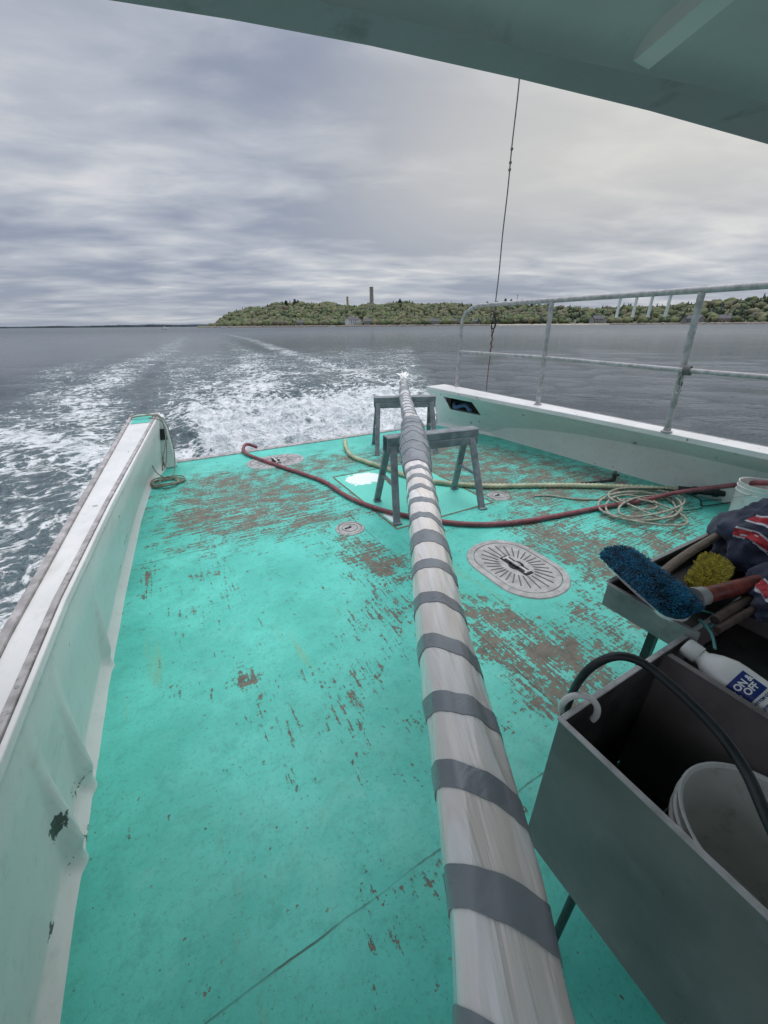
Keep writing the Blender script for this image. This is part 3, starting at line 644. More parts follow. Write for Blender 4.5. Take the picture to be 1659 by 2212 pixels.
def text_mesh(txt,size,bold=0):
    cu=bpy.data.curves.new('lettering','FONT'); cu.body=txt; cu.size=size; cu.align_x='CENTER'; cu.align_y='CENTER'; cu.offset=bold; cu.space_line=.85
    o=bpy.data.objects.new('lettering',cu); col.objects.link(o); bpy.context.view_layer.update()
    dg=bpy.context.evaluated_depsgraph_get(); me=bpy.data.meshes.new_from_object(o.evaluated_get(dg)); bpy.data.objects.remove(o)
    bm=bmesh.new(); bm.from_mesh(me); bmesh.ops.triangulate(bm,faces=bm.faces); bmesh.ops.subdivide_edges(bm,edges=[q for q in bm.edges if q.calc_length()>size*.25],cuts=1)
    vs=[v.co.copy() for v in bm.verts]; bm.verts.ensure_lookup_table(); fs=[[v.index for v in f.verts] for f in bm.faces]; bm.free()
    return vs,fs
bk=bucket((.855,-.02,.352),'white plastic bucket standing inside the metal tank',.145,.33)
vs,fs=text_mesh('(PU)',.055,.001)
b=B(); q=[]
for v in vs:
    h_=.270+v.y; r=.145*(.87+.11*h_/.33)-.004; a=math.radians(128)-v.x/r; q.append((.855+r*math.cos(a),-.02+r*math.sin(a),.352+h_))
b.add(q,fs); b.obj('printing',GREENP,bk,fixn=False)
bucket((4.17,1.06,.0),'dirty white plastic bucket standing on deck beside the bulwark',.155,.40)
bt=thing('cleaner_bottle',(1.10,.1,.75),'white plastic bottle with navy ON & OFF label lying on its side','bottle')
A=Vector((0.0,.985,.17)).normalized(); C=Vector((1.082,.102,.785)); Nn=Vector((-.76,0,.65)); Nn=(Nn-A*Nn.dot(A)).normalized(); T=A.cross(Nn)
RB=.049
Rm=Matrix((T,Nn,A)).transposed()
b=B(); b.lathe(C,[(0,-.125),(.038,-.125),(RB,-.115),(RB,.07),(RB*.97,.09),(RB*.75,.118),(.026,.135),(.0215,.14),(.0215,.15)],40,Rm); b.obj('bottle_body',PLW,bt,smooth=True,angle=50)
b=B(); b.lathe(C,[(.024,.150),(.0255,.152),(.0255,.182),(.022,.187),(0,.187)],24,Rm); b.obj('bottle_cap',PLW,bt,smooth=True,angle=40)
def onb(u,v,off): 
    a=u/RB; return C+A*v+(Nn*math.cos(a)+T*math.sin(a))*(RB+off)
def patch(x0,x1,y0,y1,off,name,mat,n=16):
    b=B(); b.loft([[onb(x0+(x1-x0)*i/n,y0,off),onb(x0+(x1-x0)*i/n,y1,off)] for i in range(n+1)]); return b.obj(name,mat,bt,fixn=False,smooth=True)
patch(-.036,.036,.022,.072,.0006,'label_panel',NAVY)
def btext(txt,size,cx,cy,mat,bold=.0006,off=.0014):
    vs,fs=text_mesh(txt,size,bold); b=B(); b.add([onb(v.x+cx,v.y+cy,off) for v in vs],fs); b.obj('lettering',mat,bt,fixn=False)
btext('ON &\nOFF',.0195,.009,.047,LETW,.0007)
b=B()
for seg in ([(-.024,.058),(-.024,.036)],[(-.029,.053),(-.019,.053)]):
    (xa,ya),(xb,yb)=seg; w=.0009
    if xa==xb: b.add([onb(xa-w,ya,.0013),onb(xa+w,ya,.0013),onb(xb+w,yb,.0013),onb(xb-w,yb,.0013)],[(0,1,2,3)])
    else: b.add([onb(xa,ya-w,.0013),onb(xb,yb-w,.0013),onb(xb,yb+w,.0013),onb(xa,ya+w,.0013)],[(0,1,2,3)])
b.loft([[onb(-.024+r*math.cos(a),.043+r*math.sin(a),.0013) for r in (.0055,.0074)] for a in np.linspace(math.pi,2*math.pi,12)]); b.obj('anchor_mark',LETW,bt,fixn=False)
btext('HULL & BOTTOM CLEANER',.0072,0,.014,NAVY,.0004)
btext('REMOVES STAINS\nRUST AND SCUM',.0068,0,-.003,NAVY,.0003)
b=B(); b.tube(cr([(.70,.335,.40),(.685,.335,.62),(.672,.33,.80),(.668,.315,.91),(.685,.29,.972),(.71,.26,.99),(.735,.215,.975),(.73,.12,.955),(.70,.05,.94),(.64,-.02,.92),(.56,-.16,.86),(.50,-.35,.7),(.48,-.5,.3)],10),.0088,12)
o=b.obj('black_hose',BLACKR,smooth=True); tag(o,'black rubber hose arching over the open tank','hose')
b=B(); b.tube([(.668+.026*math.cos(a),.302-.026*math.cos(a),.812+.046*math.sin(a)) for a in np.linspace(-.5,math.pi+.35,26)],.0072,12)
o=b.obj('plastic_hook',PLW,smooth=True); tag(o,'white plastic hook hanging over the tank rim','hook')
# ------------------------------------------------------------------ tray + gear
tr=thing('tool_tray',(1.6,.4,0),'shallow grey metal tray on a stand holding brushes and tools','tray')
b=B(); tx0,tx1,ty0,ty1=1.115,2.35,.315,.535; zt,zb=.85,.765
b.box((tx0+.002,(ty0+ty1)/2-.02,(zt+zb)/2),(.004,ty1-ty0+.04,zt-zb)); b.box(((tx0+tx1)/2,ty1,(zt+zb)/2),(tx1-tx0,.004,zt-zb)); b.box((tx1,(ty0+ty1)/2,(zt+zb)/2),(.004,ty1-ty0,zt-zb)); b.box(((tx0+tx1)/2,(ty0+ty1)/2,zb+.002),(tx1-tx0-.01,ty1-ty0-.006,.004))
b.box((tx0-.004,(ty0+ty1)/2-.02,zt+.002),(.014,ty1-ty0+.04,.004)); b.box(((tx0+tx1)/2,ty1+.004,zt+.002),(tx1-tx0,.014,.004))
b.obj('tray_pan',TRAY,tr,bevel=.002)
b=B(); b.box(((tx0+tx1)/2+.01,(ty0+ty1)/2,zb+.006),(tx1-tx0-.03,ty1-ty0-.02,.003)); b.box(((tx0+tx1)/2+.01,ty1-.0045,(zt+zb)/2),(tx1-tx0-.03,.003,zt-zb-.01)); b.obj('tray_inner_faces',TANKIN,tr)  # sheets on the tray floor and far side, darker than the pan
for x in (1.5,2.3):
    b=B(); b.beam((x,.5,.764),(x,.5,0),.03,.03); b.obj('stand_leg',BLACKR,tr)
def brush(name,label,c,ax,nrm,L,W,H,mat,blockmat,n=700,r=.002,bt_=.026):
    ax=Vector(ax).normalized(); nrm=Vector(nrm); nrm=(nrm-ax*nrm.dot(ax)).normalized(); sd=ax.cross(nrm); c=Vector(c)
    e=thing(name,c,label,'brush')
    b=B()
    ring=lambda g,z:[c+ax*((L/2-W/2)*(1 if math.cos(a)>0 else -1)+(W/2-g)*math.cos(a))+sd*((W/2-g)*math.sin(a))+nrm*z for a in np.linspace(0,2*math.pi,33)[:-1]]
    b.loft([ring(.012,-bt_),ring(.004,-bt_*.85),ring(.002,-bt_*.3),ring(.002,0)],closed=True)
    q=ring(.002,0); b.add(q,[tuple(range(len(q)))]); q=ring(.012,-bt_); b.add(q,[tuple(range(len(q)))])
    b.obj('brush_block',blockmat,e,smooth=True,angle=40)
    b=B(); k=0
    while k<n:
        u=random.uniform(-1,1)*L/2; w=random.uniform(-1,1)*W/2
        exx=max(0,abs(u)-(L/2-W/2)); 
        if math.hypot(exx,w)>W/2-.003: continue
        k+=1
        base=c+ax*u+sd*w; lean=(ax*(u/(L/2))*.35+sd*(w/(W/2))*.8+Vector((random.uniform(-1,1),random.uniform(-1,1),random.uniform(-1,1)))*.18)
        d1=(nrm+lean*.5).normalized()*H*.55*random.uniform(.85,1.08); d2=(nrm*.75+lean*1.45).normalized()*H*.5*random.uniform(.85,1.15)
        s=Vector((random.uniform(-1,1),random.uniform(-1,1),random.uniform(-1,1))).cross(d1).normalized(); s2=s.cross(d1).normalized()
        p=[]
        for cc,rr in ((base,r),(base+d1,r*1.1),(base+d1+d2,r*.9)):
            p+=[cc+s*rr,cc-s*rr*.5+s2*rr*.87,cc-s*rr*.5-s2*rr*.87]
        b.add(p,[(0,1,4,3),(1,2,5,4),(2,0,3,5),(3,4,7,6),(4,5,8,7),(5,3,6,8),(6,7,8)])
    b.obj('bristles',mat,e,fixn=False)
    return e
brush('scrub_brush','dark teal-blue bristled scrub brush with white block lying across the tray',(1.182,.464,.866),(.37,.93,.03),(-.24,-.28,.92),.31,.092,.042,BLUEB,PLW,5600,.0017,.015)
brush('scrub_brush','small yellow-bristled brush lying in the tray',(1.43,.400,.842),(.92,.20,.04),(-.25,-.25,.92),.24,.066,.034,YELB,WOOD,3000,.0016)
b=B(); b.tube(cr([(1.27,.47,.86),(1.5,.485,.88),(1.85,.48,.905),(2.2,.46,.91)],6),lambda i,t:.0155-.002*t,14); o=b.obj('wooden_handle',WOOD,smooth=True,angle=60); tag(o,'weathered wooden tool handle resting in the tray','handle')
e=thing('red_tube',(1.35,.34,.84),'worn red tube with metal collar lying in the tray','tube')
b=B(); b.cyl((1.275,.345,.868),(1.75,.235,.872),.0235,n=24); b.obj('tube_body',REDT,e,smooth=True,angle=50)
b=B(); b.cyl((1.245,.353,.868),(1.275,.345,.868),.028,n=24); b.cyl((1.238,.3545,.868),(1.2455,.353,.868),.031,n=24); b.obj('metal_collar',ALU,e,smooth=True,angle=40)
b=B(); b.tube(cr([(1.22,.33,.85),(1.25,.30,.84),(1.20,.28,.83),(1.16,.30,.86),(1.13,.26,.86),(1.09,.23,.85)],8),.0035,6); o=b.obj('twine',plain('teal_twine',(.08,.25,.24),.8),smooth=True); tag(o,'thin teal twine trailing over the tray edge','twine')
for i,(a,c2,r) in enumerate((((1.22,.285,.845),(2.0,.262,.85),.012),((1.19,.262,.838),(2.0,.230,.84),.010))):
    b=B(); b.tube([Vector(a).lerp(Vector(c2),t_)+Vector((0,.002*math.sin(t_*9+i),0)) for t_ in np.linspace(0,1,14)],r,12); o=b.obj('rusty_rod',RUST,smooth=True,angle=40); tag(o,'rusty metal rod lying between tray and tank','rod','rods by the tray')
cl=thing('crumpled_jersey',(1.7,.33,.8),'crumpled navy cloth with red and white lettering draped over the tray','cloth')
def mksurf(CC,rad_,seed):
    CC=Vector(CC)
    def surf(th,ph,off=0):
        d=Vector((math.sin(th)*math.cos(ph),math.sin(th)*math.sin(ph),math.cos(th)))
        r=1+.18*noise.noise(d*1.7+Vector((3,1,seed)))+.12*noise.noise(d*4.2+Vector((0,0,seed)))+.11*abs(noise.noise(Vector((d.x*8+d.z*3,d.y*5,d.z*8+seed))))-.03
        return CC+Vector((d.x*rad_[0],d.y*rad_[1],d.z*rad_[2]))*r+d*off
    return surf
s_main=mksurf((1.86,.37,.870),(.29,.17,.150),5); s_low=mksurf((1.64,.235,.845),(.27,.105,.085),9)
for sf in (s_main,s_low):
    b=B(); b.loft([[sf(math.pi*i/60,2*math.pi*j/90) for j in range(90)] for i in range(1,60)],closed=True,ends=True); b.obj('cloth_fold',NAVYC,cl,smooth=True,angle=180)
def stroke(sf,pts,w,off,mat,name):
    b=B(); pp=cr([(p[0],p[1],0) for p in pts],10); q=[]
    for i,p in enumerate(pp):
        t=(pp[min(i+1,len(pp)-1)]-pp[max(i-1,0)]).normalized(); n=Vector((-t.y,t.x,0))
        q.append([sf((p+n*w*s).x,(p+n*w*s).y,off) for s in (-1,-.5,0,.5,1)])
    b.loft(q); b.obj(name,mat,cl,smooth=True,fixn=False)
for pts in ([(.7,2.5),(.62,3.1),(.85,3.7),(1.15,4.0)],[(1.05,2.7),(.98,3.1),(1.2,3.5),(1.5,3.75)]):
    stroke(s_main,pts,.11,.0025,WHC,'lettering'); stroke(s_main,pts,.07,.005,REDC,'lettering')
for pts in ([(.35,1.4),(.5,2.6),(.75,3.3),(1.05,3.9)],[(1.0,2.5),(1.05,3.0),(1.25,3.6),(1.3,4.3)]):
    stroke(s_low,pts,.13,.0025,WHC,'lettering'); stroke(s_low,pts,.08,.005,REDC,'lettering')

# ------------------------------------------------------------------ SEA (polar sheet around the boat)
na=640; nr=520
rad=np.exp(np.linspace(math.log(.6),math.log(7000),nr)); ang=np.linspace(0,2*math.pi,na,endpoint=False)
Rr,Aa=np.meshgrid(rad,ang,indexing='ij'); X=3.0+Rr*np.cos(Aa); Y=7.0+Rr*np.sin(Aa); sp_=Rr*.018
def seg_dist(X,Y,pts):
    best=np.full(X.shape,1e9); par_=np.zeros(X.shape)
    for i in range(len(pts)-1):
        ax,ay=pts[i];bx,by=pts[i+1]; dx,dy=bx-ax,by-ay; t=np.clip(((X-ax)*dx+(Y-ay)*dy)/(dx*dx+dy*dy),0,1)
        d=np.hypot(X-ax-t*dx,Y-ay-t*dy); m=d<best; best=np.where(m,d,best); par_=np.where(m,(i+t)/(len(pts)-1),par_)
    return best,par_
F=np.zeros(X.shape)
cx=2.1+.33*(Y-6); hw=2.5+.30*(Y-6)
core=np.clip((hw-np.abs(X-cx))/1.0,0,1)*np.clip((Y-5.0)/.5,0,1)*np.clip(1-(Y-12.0)/6,0,1)
F=np.maximum(F,core*.88)
broad=np.clip((hw*1.0+1.5-np.abs(X-cx))/2.0,0,1)*np.clip((Y-5)/.5,0,1)*np.clip(1-(Y-14)/60,0,1)
F=np.maximum(F,broad*.44)
for pts,w0,w1,am,fd in (([(-.8,7),(-1.8,12),(-2.6,20),(-2.2,30),(.9,50),(4,80),(10,140)],1.1,3.0,.66,.72),([(2,13),(4.2,20),(6,30),(8,40),(10,60),(15,110)],2.0,2.6,.68,.75),([(6,9),(8,11.5),(9.5,15.5),(10,25.7),(12.6,46.8),(18,90),(24,160)],.9,1.8,.76,.68),([(-.2,8.6),(-2.2,11.2),(-4.6,14),(-8,17)],.9,1.0,.86,.5),([(-1,1),(-1.6,4),(-2.4,7),(-4.5,11)],1.0,1.3,.64,.4),([(-1.2,10),(-3.5,20),(-5,30),(-4,50)],1.5,3,.48,.6),([(-6,14),(-9,22),(-12,30)],1.0,2.0,.45,.5),([(-2.2,3),(-3.5,6),(-6,9)],.5,.9,.60,.4)):
    d,t=seg_dist(X,Y,pts); w=w0+(w1-w0)*t; F=np.maximum(F,am*np.exp(-(d/w)**2)*(1-fd*t))
lf=np.exp(-((X+3.6)/3.2)**2-((Y-11)/9.0)**2)*.48; F=np.maximum(F,lf)
Z=np.zeros(X.shape)
rng=np.random.RandomState(3)
for i in range(30):
    lam=rng.uniform(.6,4.5); a=rng.uniform(-.9,.9)+.8; kx,ky=math.cos(a)*2*math.pi/lam,math.sin(a)*2*math.pi/lam
    Z+=.0055*lam**.75*np.sin(kx*X+ky*Y+rng.uniform(0,6.28))*np.clip((lam/sp_-4)/4,0,1)
idx=np.argwhere((F>.12)&(sp_<.6))
T1=np.zeros(X.shape)
for (j,i) in idx:
    p=Vector((X[j,i]*.9,Y[j,i]*.9,0)); T1[j,i]=noise.noise(p)+.7*abs(noise.noise(p*2.6))+.45*abs(noise.noise(p*6))
Z+=T1*(.05+.28*core)*np.clip(F*1.6,0,1)*np.clip(.5/sp_,0,1)
Z+=.18*core*np.exp(-((Y-9.5)/3.0)**2)
inside=(X>-.9)&(X<5.2)&(Y<5.4)&(Y>-3)
Z=np.where(inside,-.5,Z)
vs=np.stack([X.ravel(),Y.ravel(),(Z-.82).ravel()],1)
me=bpy.data.meshes.new('water'); nv=nr*na
me.vertices.add(nv); me.vertices.foreach_set('co',vs.astype(np.float32).ravel())
jj,ii=np.meshgrid(np.arange(nr-1),np.arange(na),indexing='ij'); i2=(ii+1)%na
quads=np.stack([(jj*na+ii).ravel(),((jj+1)*na+ii).ravel(),((jj+1)*na+i2).ravel(),(jj*na+i2).ravel()],1); nf=len(quads)
me.loops.add(nf*4); me.loops.foreach_set('vertex_index',quads.ravel().astype(np.int32)); me.polygons.add(nf); me.polygons.foreach_set('loop_start',(np.arange(nf)*4).astype(np.int32)); me.polygons.foreach_set('loop_total',np.full(nf,4,np.int32)); me.polygons.foreach_set('use_smooth',np.ones(nf,bool))
me.update(); me.validate()
at=me.attributes.new('foam','FLOAT','POINT'); at.data.foreach_set('value',F.ravel().astype(np.float32))
me.materials.append(SEA); w=bpy.data.objects.new('water',me); col.objects.link(w); w['kind']='structure'

# ------------------------------------------------------------------ LAND
SEAZ=-.82
elev=[(5,0),(6.9,.1),(7.6,.8),(8.6,1.35),(10,1.8),(12,2.2),(14,2.35),(15.5,2.7),(17,2.75),(18.5,3.0),(20,2.7),(21.5,2.95),(24,2.6),(26,2.5),(27.5,2.7),(29,2.5),(31,2.85),(34,2.5),(37,2.7),(40,2.5),(42,2.3),(45,2.55),(48,2.2),(52,2.0),(55,1.8),(58,2.05),(62,1.9),(66,2.2),(71,2.5),(80,2.6),(100,2.4)]
def R0(az): return 800+25*math.sin(az*.35)+12*math.sin(az*1.1)
def ground(az,r):
    h=max((950)*math.tan(math.radians(lerp(elev,az)))-11,1.0); t=min(1,max(0,(r-R0(az))/150)); t=t*t*(3-2*t)*.9+t*.1
    return SEAZ-.6+(h+1.4)*t+ (1.2 if r>R0(az)+4 else 0)+2*noise.noise(Vector((az*.6,r*.02,0)))*t
def pol(az,r): a=math.radians(az); return r*math.sin(a),r*math.cos(a)
b=B(); rows=[]
for az in np.arange(5.5,101,.5):
    rows.append([(*pol(az,r),ground(az,r)) for r in [R0(az)-3,R0(az)+2]+list(R0(az)+np.array([12,25,40,60,80,100,125,150,200,300,500]))])
b.loft(rows); o=b.obj('headland',LAND,smooth=True); o['kind']='structure'
def shore(name,az0,az1,h,mat,depth=8,fr=-5):
    b=B(); rows=[]
    for az in np.arange(az0,az1,.12):
        q=noise.noise(Vector((az*2.5,1,0)))*.6+noise.noise(Vector((az*9,4,0)))*.4
        hh=h*(1+.6*q); r=R0(az)+fr+q*1.5
        rows.append([(*pol(az,r),SEAZ-.3),(*pol(az,r+1.5),SEAZ+hh*.6),(*pol(az,r+depth*.5),SEAZ+hh),(*pol(az,r+depth),SEAZ+hh*.9)])
    b.loft(rows); o=b.obj(name,mat,smooth=True); o['kind']='structure'
shore('rocky_shore',6.7,43,2.8,ROCK,14); shore('beach',43,57,2.0,SAND,26,-8); shore('rocky_shore',57,100,2.6,ROCK,14)
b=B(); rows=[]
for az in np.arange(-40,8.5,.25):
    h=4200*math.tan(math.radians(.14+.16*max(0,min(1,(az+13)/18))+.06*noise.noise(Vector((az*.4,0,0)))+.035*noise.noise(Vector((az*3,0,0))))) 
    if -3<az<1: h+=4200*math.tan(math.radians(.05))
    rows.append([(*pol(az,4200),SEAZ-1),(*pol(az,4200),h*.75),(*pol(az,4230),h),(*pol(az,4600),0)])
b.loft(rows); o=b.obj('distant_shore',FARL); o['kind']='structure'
def ico(sub):
    bm=bmesh.new(); bmesh.ops.create_icosphere(bm,subdivisions=sub,radius=1); v=np.array([q.co[:] for q in bm.verts]); f=np.array([[a.index for a in q.verts] for q in bm.faces]); bm.free(); return v,f
iv,if_=ico(2)
VS=[];FS=[];CS=[];off=0
pal=[(.18,.20,.095),(.21,.215,.115),(.15,.175,.09),(.225,.21,.13),(.12,.145,.085),(.18,.16,.12),(.165,.20,.095)]  # crown colours muted and lightened, with distance haze put into them
HS=[(25.0,30,21,13,7.5,'HW',.15,'large white shore house with gables and dark roof',1),(27.0,18,14,12,6,'HG',-.2,'grey shingled shore house beside the white one',0),(17.9,16,12,10,5,'HG',.3,'small grey cottage half hidden by trees',0),(35.8,14,17,12,6,'HG',.1,'long grey shore house with low roof',0),(38.4,12,11,10,6,'HB',-.2,'small brown house near the beach',0),(41.0,16,10,10,5,'HB',.1,'brown shingled cottage among the trees',0),(55.6,26,17,12,6.5,'HG',.1,'grey house behind the sandy beach',1),(64.9,14,18,12,6,'HG',-.1,'wide grey house with large front windows',1),(67.4,12,13,11,5.5,'HB',.2,'brown cottage at the rocky shore',0)]
for t in range(5600):
    az=random.uniform(6.8,98) if t>2500 else random.uniform(6.8,50); r=R0(az)+8+random.random()**1.2*175
    if 43<az<57 and r<R0(az)+24: continue
    hit=False
    for h in HS:
        da=abs(az-h[0])*14; 
        if da<h[2]*(.90 if h[8] else .5)+1 and r<R0(h[0])+h[1]+h[3]/2+2: hit=True
    if hit: continue
    g=ground(az,r); x,y=pol(az,r); con=random.random()<(.10 if az<40 else .22)
    sc_=lerp([(6.8,.35),(9,.8),(12,1),(100,1)],az)
    if con:
        H=random.uniform(8,13.5)*sc_; W_=random.uniform(2.8,4.2)*sc_; ns_=9; vv=[];ff=[]
        for k2 in range(5):
            z0=H*(.12+.17*k2); z1=z0+H*.27; rr=W_*(1-.17*k2)
            for i in range(ns_): a=2*math.pi*(i+.5*(k2%2))/ns_; q=rr*random.uniform(.6,1.2); vv.append((q*math.cos(a),q*math.sin(a),z0+random.uniform(-.5,.5)))
            vv.append((0,0,z1)); o0=k2*(ns_+1)
            for i in range(ns_): ff.append((o0+i,o0+(i+1)%ns_,o0+ns_))
        vv=np.array(vv); ff=np.array(ff); c=np.array((.062,.082,.066))*random.uniform(.85,1.2)
    else:
        s=random.uniform(3.0,6.4)*sc_; vv=iv*np.array((s,s,s*random.uniform(.7,1.05)))
        vv=vv*(1+np.random.uniform(-.22,.22,(len(vv),1)))+np.array((0,0,s*.6+1.0)); ff=if_
        c=np.array(random.choice(pal))*random.uniform(.8,1.08)
    VS.append(vv+np.array((x,y,g))); FS.append(ff+off); off+=len(vv)
    sh_=np.clip(.88+.15*np.random.rand(len(vv)),0,1.2)[:,None]; CS.append(np.concatenate([c[None,:]*sh_,np.ones((len(vv),1))],1))
V=np.concatenate(VS).astype(np.float32); Fc=np.concatenate(FS).astype(np.int32); Cc=np.concatenate(CS).astype(np.float32)
me=bpy.data.meshes.new('woods'); me.vertices.add(len(V)); me.vertices.foreach_set('co',V.ravel()); nf=len(Fc)
me.loops.add(nf*3); me.loops.foreach_set('vertex_index',Fc.ravel()); me.polygons.add(nf); me.polygons.foreach_set('loop_start',(np.arange(nf)*3).astype(np.int32)); me.polygons.foreach_set('loop_total',np.full(nf,3,np.int32)); me.update(); me.validate()
at=me.color_attributes.new('tint','FLOAT_COLOR','POINT'); at.data.foreach_set('color',Cc.ravel()); me.materials.append(FOL)
w=bpy.data.objects.new('woods',me); col.objects.link(w); w['kind']='stuff'
PINE=plain('pine_foliage',(.048,.064,.054),.9,var=.4,scale=.5)
for (az,extra) in ((16.5,0),(17.6,2),(18.0,-1),(31.2,1),(42.4,3),(43.6,1),(44.6,4),(45.3,2),(46.6,3),(47.8,1),(72.6,4),(70.5,1)):
    r=R0(az)+130; g=ground(az,r); x,y=pol(az,r); H=14+extra
    e=thing('pine_tree',(x,y,g),'tall dark pine standing above the shoreline woods','tree','pines on the wooded shore')
    b=B(); b.cyl((x,y,g-1),(x+.3,y,g+H*.85),.45,.1,8); b.obj('trunk',BARK,e)
    b=B()
    for k2 in range(420):
        t=random.random(); z=g+H*(.25+.75*t); rr=5.2*(1-t)**.55*random.uniform(.2,1)+.3; a=random.uniform(0,6.28)
        c=Vector((x+rr*math.cos(a),y+rr*math.sin(a),z)); s=random.uniform(.8,1.5)
        q=[c+Vector((random.uniform(-s,s),random.uniform(-s,s),random.uniform(-.5,.5)*s)) for _ in range(4)]; b.add(q,[(0,1,2),(0,2,3),(0,1,3)])
    b.obj('crown',PINE,e,fixn=False)
def house(az,dr,w,d,h,mat,rot,label,wings=0):
    mat={'HW':HW,'HG':HG,'HB':HB}[mat]
    r=R0(az)+dr; x,y=pol(az,r); g=ground(az,r)+.6
    e=thing('house',(x,y,g),label,'house','houses along the wooded shore')
    R=Matrix.Rotation(-math.radians(az)+rot,3,'Z'); O=Vector((x,y,g))
    def tr_(v): return O+R@Vector(v)
    vols=[(0,0,w,d,h,0)]
    if wings: vols+= [(-w*.62,-d*.1,w*.42,d*1.2,h*.8,1),(w*.55,-.3,w*.36,d*1.15,h*.85,1)]
    bw_=B(); br=B(); 
    for (cx,cy,ww,dd,hh,o) in vols:
        rh=.32*min(ww,dd)+1.0
        base=[(cx-ww/2,cy-dd/2),(cx+ww/2,cy-dd/2),(cx+ww/2,cy+dd/2),(cx-ww/2,cy+dd/2)]
        vs=[tr_((a,b_,-5)) for a,b_ in base]+[tr_((a,b_,hh)) for a,b_ in base]
        if o: ridge=[tr_((cx,cy-dd/2,hh+rh)),tr_((cx,cy+dd/2,hh+rh))]; fs=[(0,1,5,8,4),(1,2,6,5),(2,3,7,9,6),(3,0,4,7)]
        else: ridge=[tr_((cx-ww/2,cy,hh+rh)),tr_((cx+ww/2,cy,hh+rh))]; fs=[(0,1,5,4),(1,2,6,9,5),(2,3,7,6),(3,0,4,8,7)]
        bw_.add(vs+ridge,fs)
        ov=.5; up=.25
        for sg in (-1,1):
            if o: br.add([tr_((cx+sg*(ww/2+ov),cy-dd/2-ov,hh-.3+up)),tr_((cx+sg*(ww/2+ov),cy+dd/2+ov,hh-.3+up)),tr_((cx,cy+dd/2+ov,hh+rh+up)),tr_((cx,cy-dd/2-ov,hh+rh+up))],[(0,1,2,3)])
            else: br.add([tr_((cx-ww/2-ov,cy+sg*(dd/2+ov),hh-.3+up)),tr_((cx+ww/2+ov,cy+sg*(dd/2+ov),hh-.3+up)),tr_((cx+ww/2+ov,cy,hh+rh+up)),tr_((cx-ww/2-ov,cy,hh+rh+up))],[(0,1,2,3)])
    bw_.obj('wall',mat,e); br.obj('roof',RF,e)
    b=B(); b.box(tr_((w*.2,0,h+4.4)),(1.4,1.4,4.2),R); b.obj('chimney',HB,e)
    n=max(3,int(w/3.6))
    for fl in range(2 if h>6 else 1):
        for i in range(n):
            b=B(); xx=-w/2+w*(i+.5)/n; b.box(tr_((xx,-d/2-.06,1.9+3.4*fl)),(1.5,.1,1.9),R); b.obj('window',WIN,e)
    b=B(); b.box(tr_((w*.1,-d/2-.07,-.2+1.0)),(1.3,.12,2.3),R); b.obj('door',HB,e)
for h in HS: house(*h)
def tower(az,r,w,topz,mat,label,nm):
    x,y=pol(az,r); g=ground(az,R0(az)+150)-6
    e=thing(nm,(x,y,g),label,'tower'); R=Matrix.Rotation(-math.radians(az)+.2,3,'Z')
    b=B(); H=topz-g; b.box((x,y,g+H/2),(w,w,H),R,top=.90); b.obj('shaft',mat,e,bevel=.15)
    b=B(); b.box((x,y,topz+.4),(w*1.04,w*1.04,.8),R); b.box((x,y,topz+1.2),(w*.8,w*.8,.8),R); b.obj('parapet',mat,e)
    b=B()
    for k2 in range(4): b.box(Vector((x,y,topz-5-k2*9))+R@Vector((0,-w*.465,0)),(w*.14,.5,2.6),R)
    b.obj('opening',WIN,e)
tower(27.5,960,7.6,960*math.tan(math.radians(4.42)),STONE,'tall square stone lookout tower rising above the trees','stone_tower')
tower(24.35,960,4.2,960*math.tan(math.radians(3.35)),YST,'small pale yellow tower top above the trees','small_tower')
x,y=pol(46.0,940); g=ground(46,R0(46)+140); e=thing('utility_pole',(x,y,g),'thin utility pole with crossarm above the trees','utility pole')
b=B(); b.cyl((x,y,g),(x,y,g+26),.35,.25,8); b.box((x,y,g+24),(5,.4,.4)); b.box((x,y,g+21),(4,.4,.4)); b.obj('pole_shaft',BARK,e)
def mboat(az,r,L,label,rot):
    x,y=pol(az,r); e=thing('motor_boat',(x,y,SEAZ),label,'boat','boats off the headland'); R=Matrix.Rotation(rot,3,'Z'); O=Vector((x,y,SEAZ))
    b=B(); secs=[]
    for t,w_,sh in ((-.5,.15,1.3),(-.25,.16,1.2),(.1,.15,1.35),(.35,.09,1.6),(.5,.01,1.9)):
        secs.append([O+R@Vector((t*L,-w_*L,sh)),O+R@Vector((t*L,-w_*L*.7,-.3)),O+R@Vector((t*L,w_*L*.7,-.3)),O+R@Vector((t*L,w_*L,sh))])
    b.loft(secs,closed=True,ends=True); b.obj('hull',HW,e)
    b=B(); b.box(O+R@Vector((-.02*L,0,2.1)),(L*.3,L*.2,1.7),R,top=.85); b.obj('cabin',HW,e)
    b=B(); b.box(O+R@Vector((-.02*L,0,2.35)),(L*.305,L*.19,.5),R); b.obj('window',WIN,e)
mboat(1.9,420,7,'small white motor boat on open water',.4); mboat(8.4,640,12,'white cabin boat moored off the headland',.1); mboat(9.6,690,8,'small white boat moored near the point',-.2); mboat(22.3,740,7,'small white boat close to shore',.2)

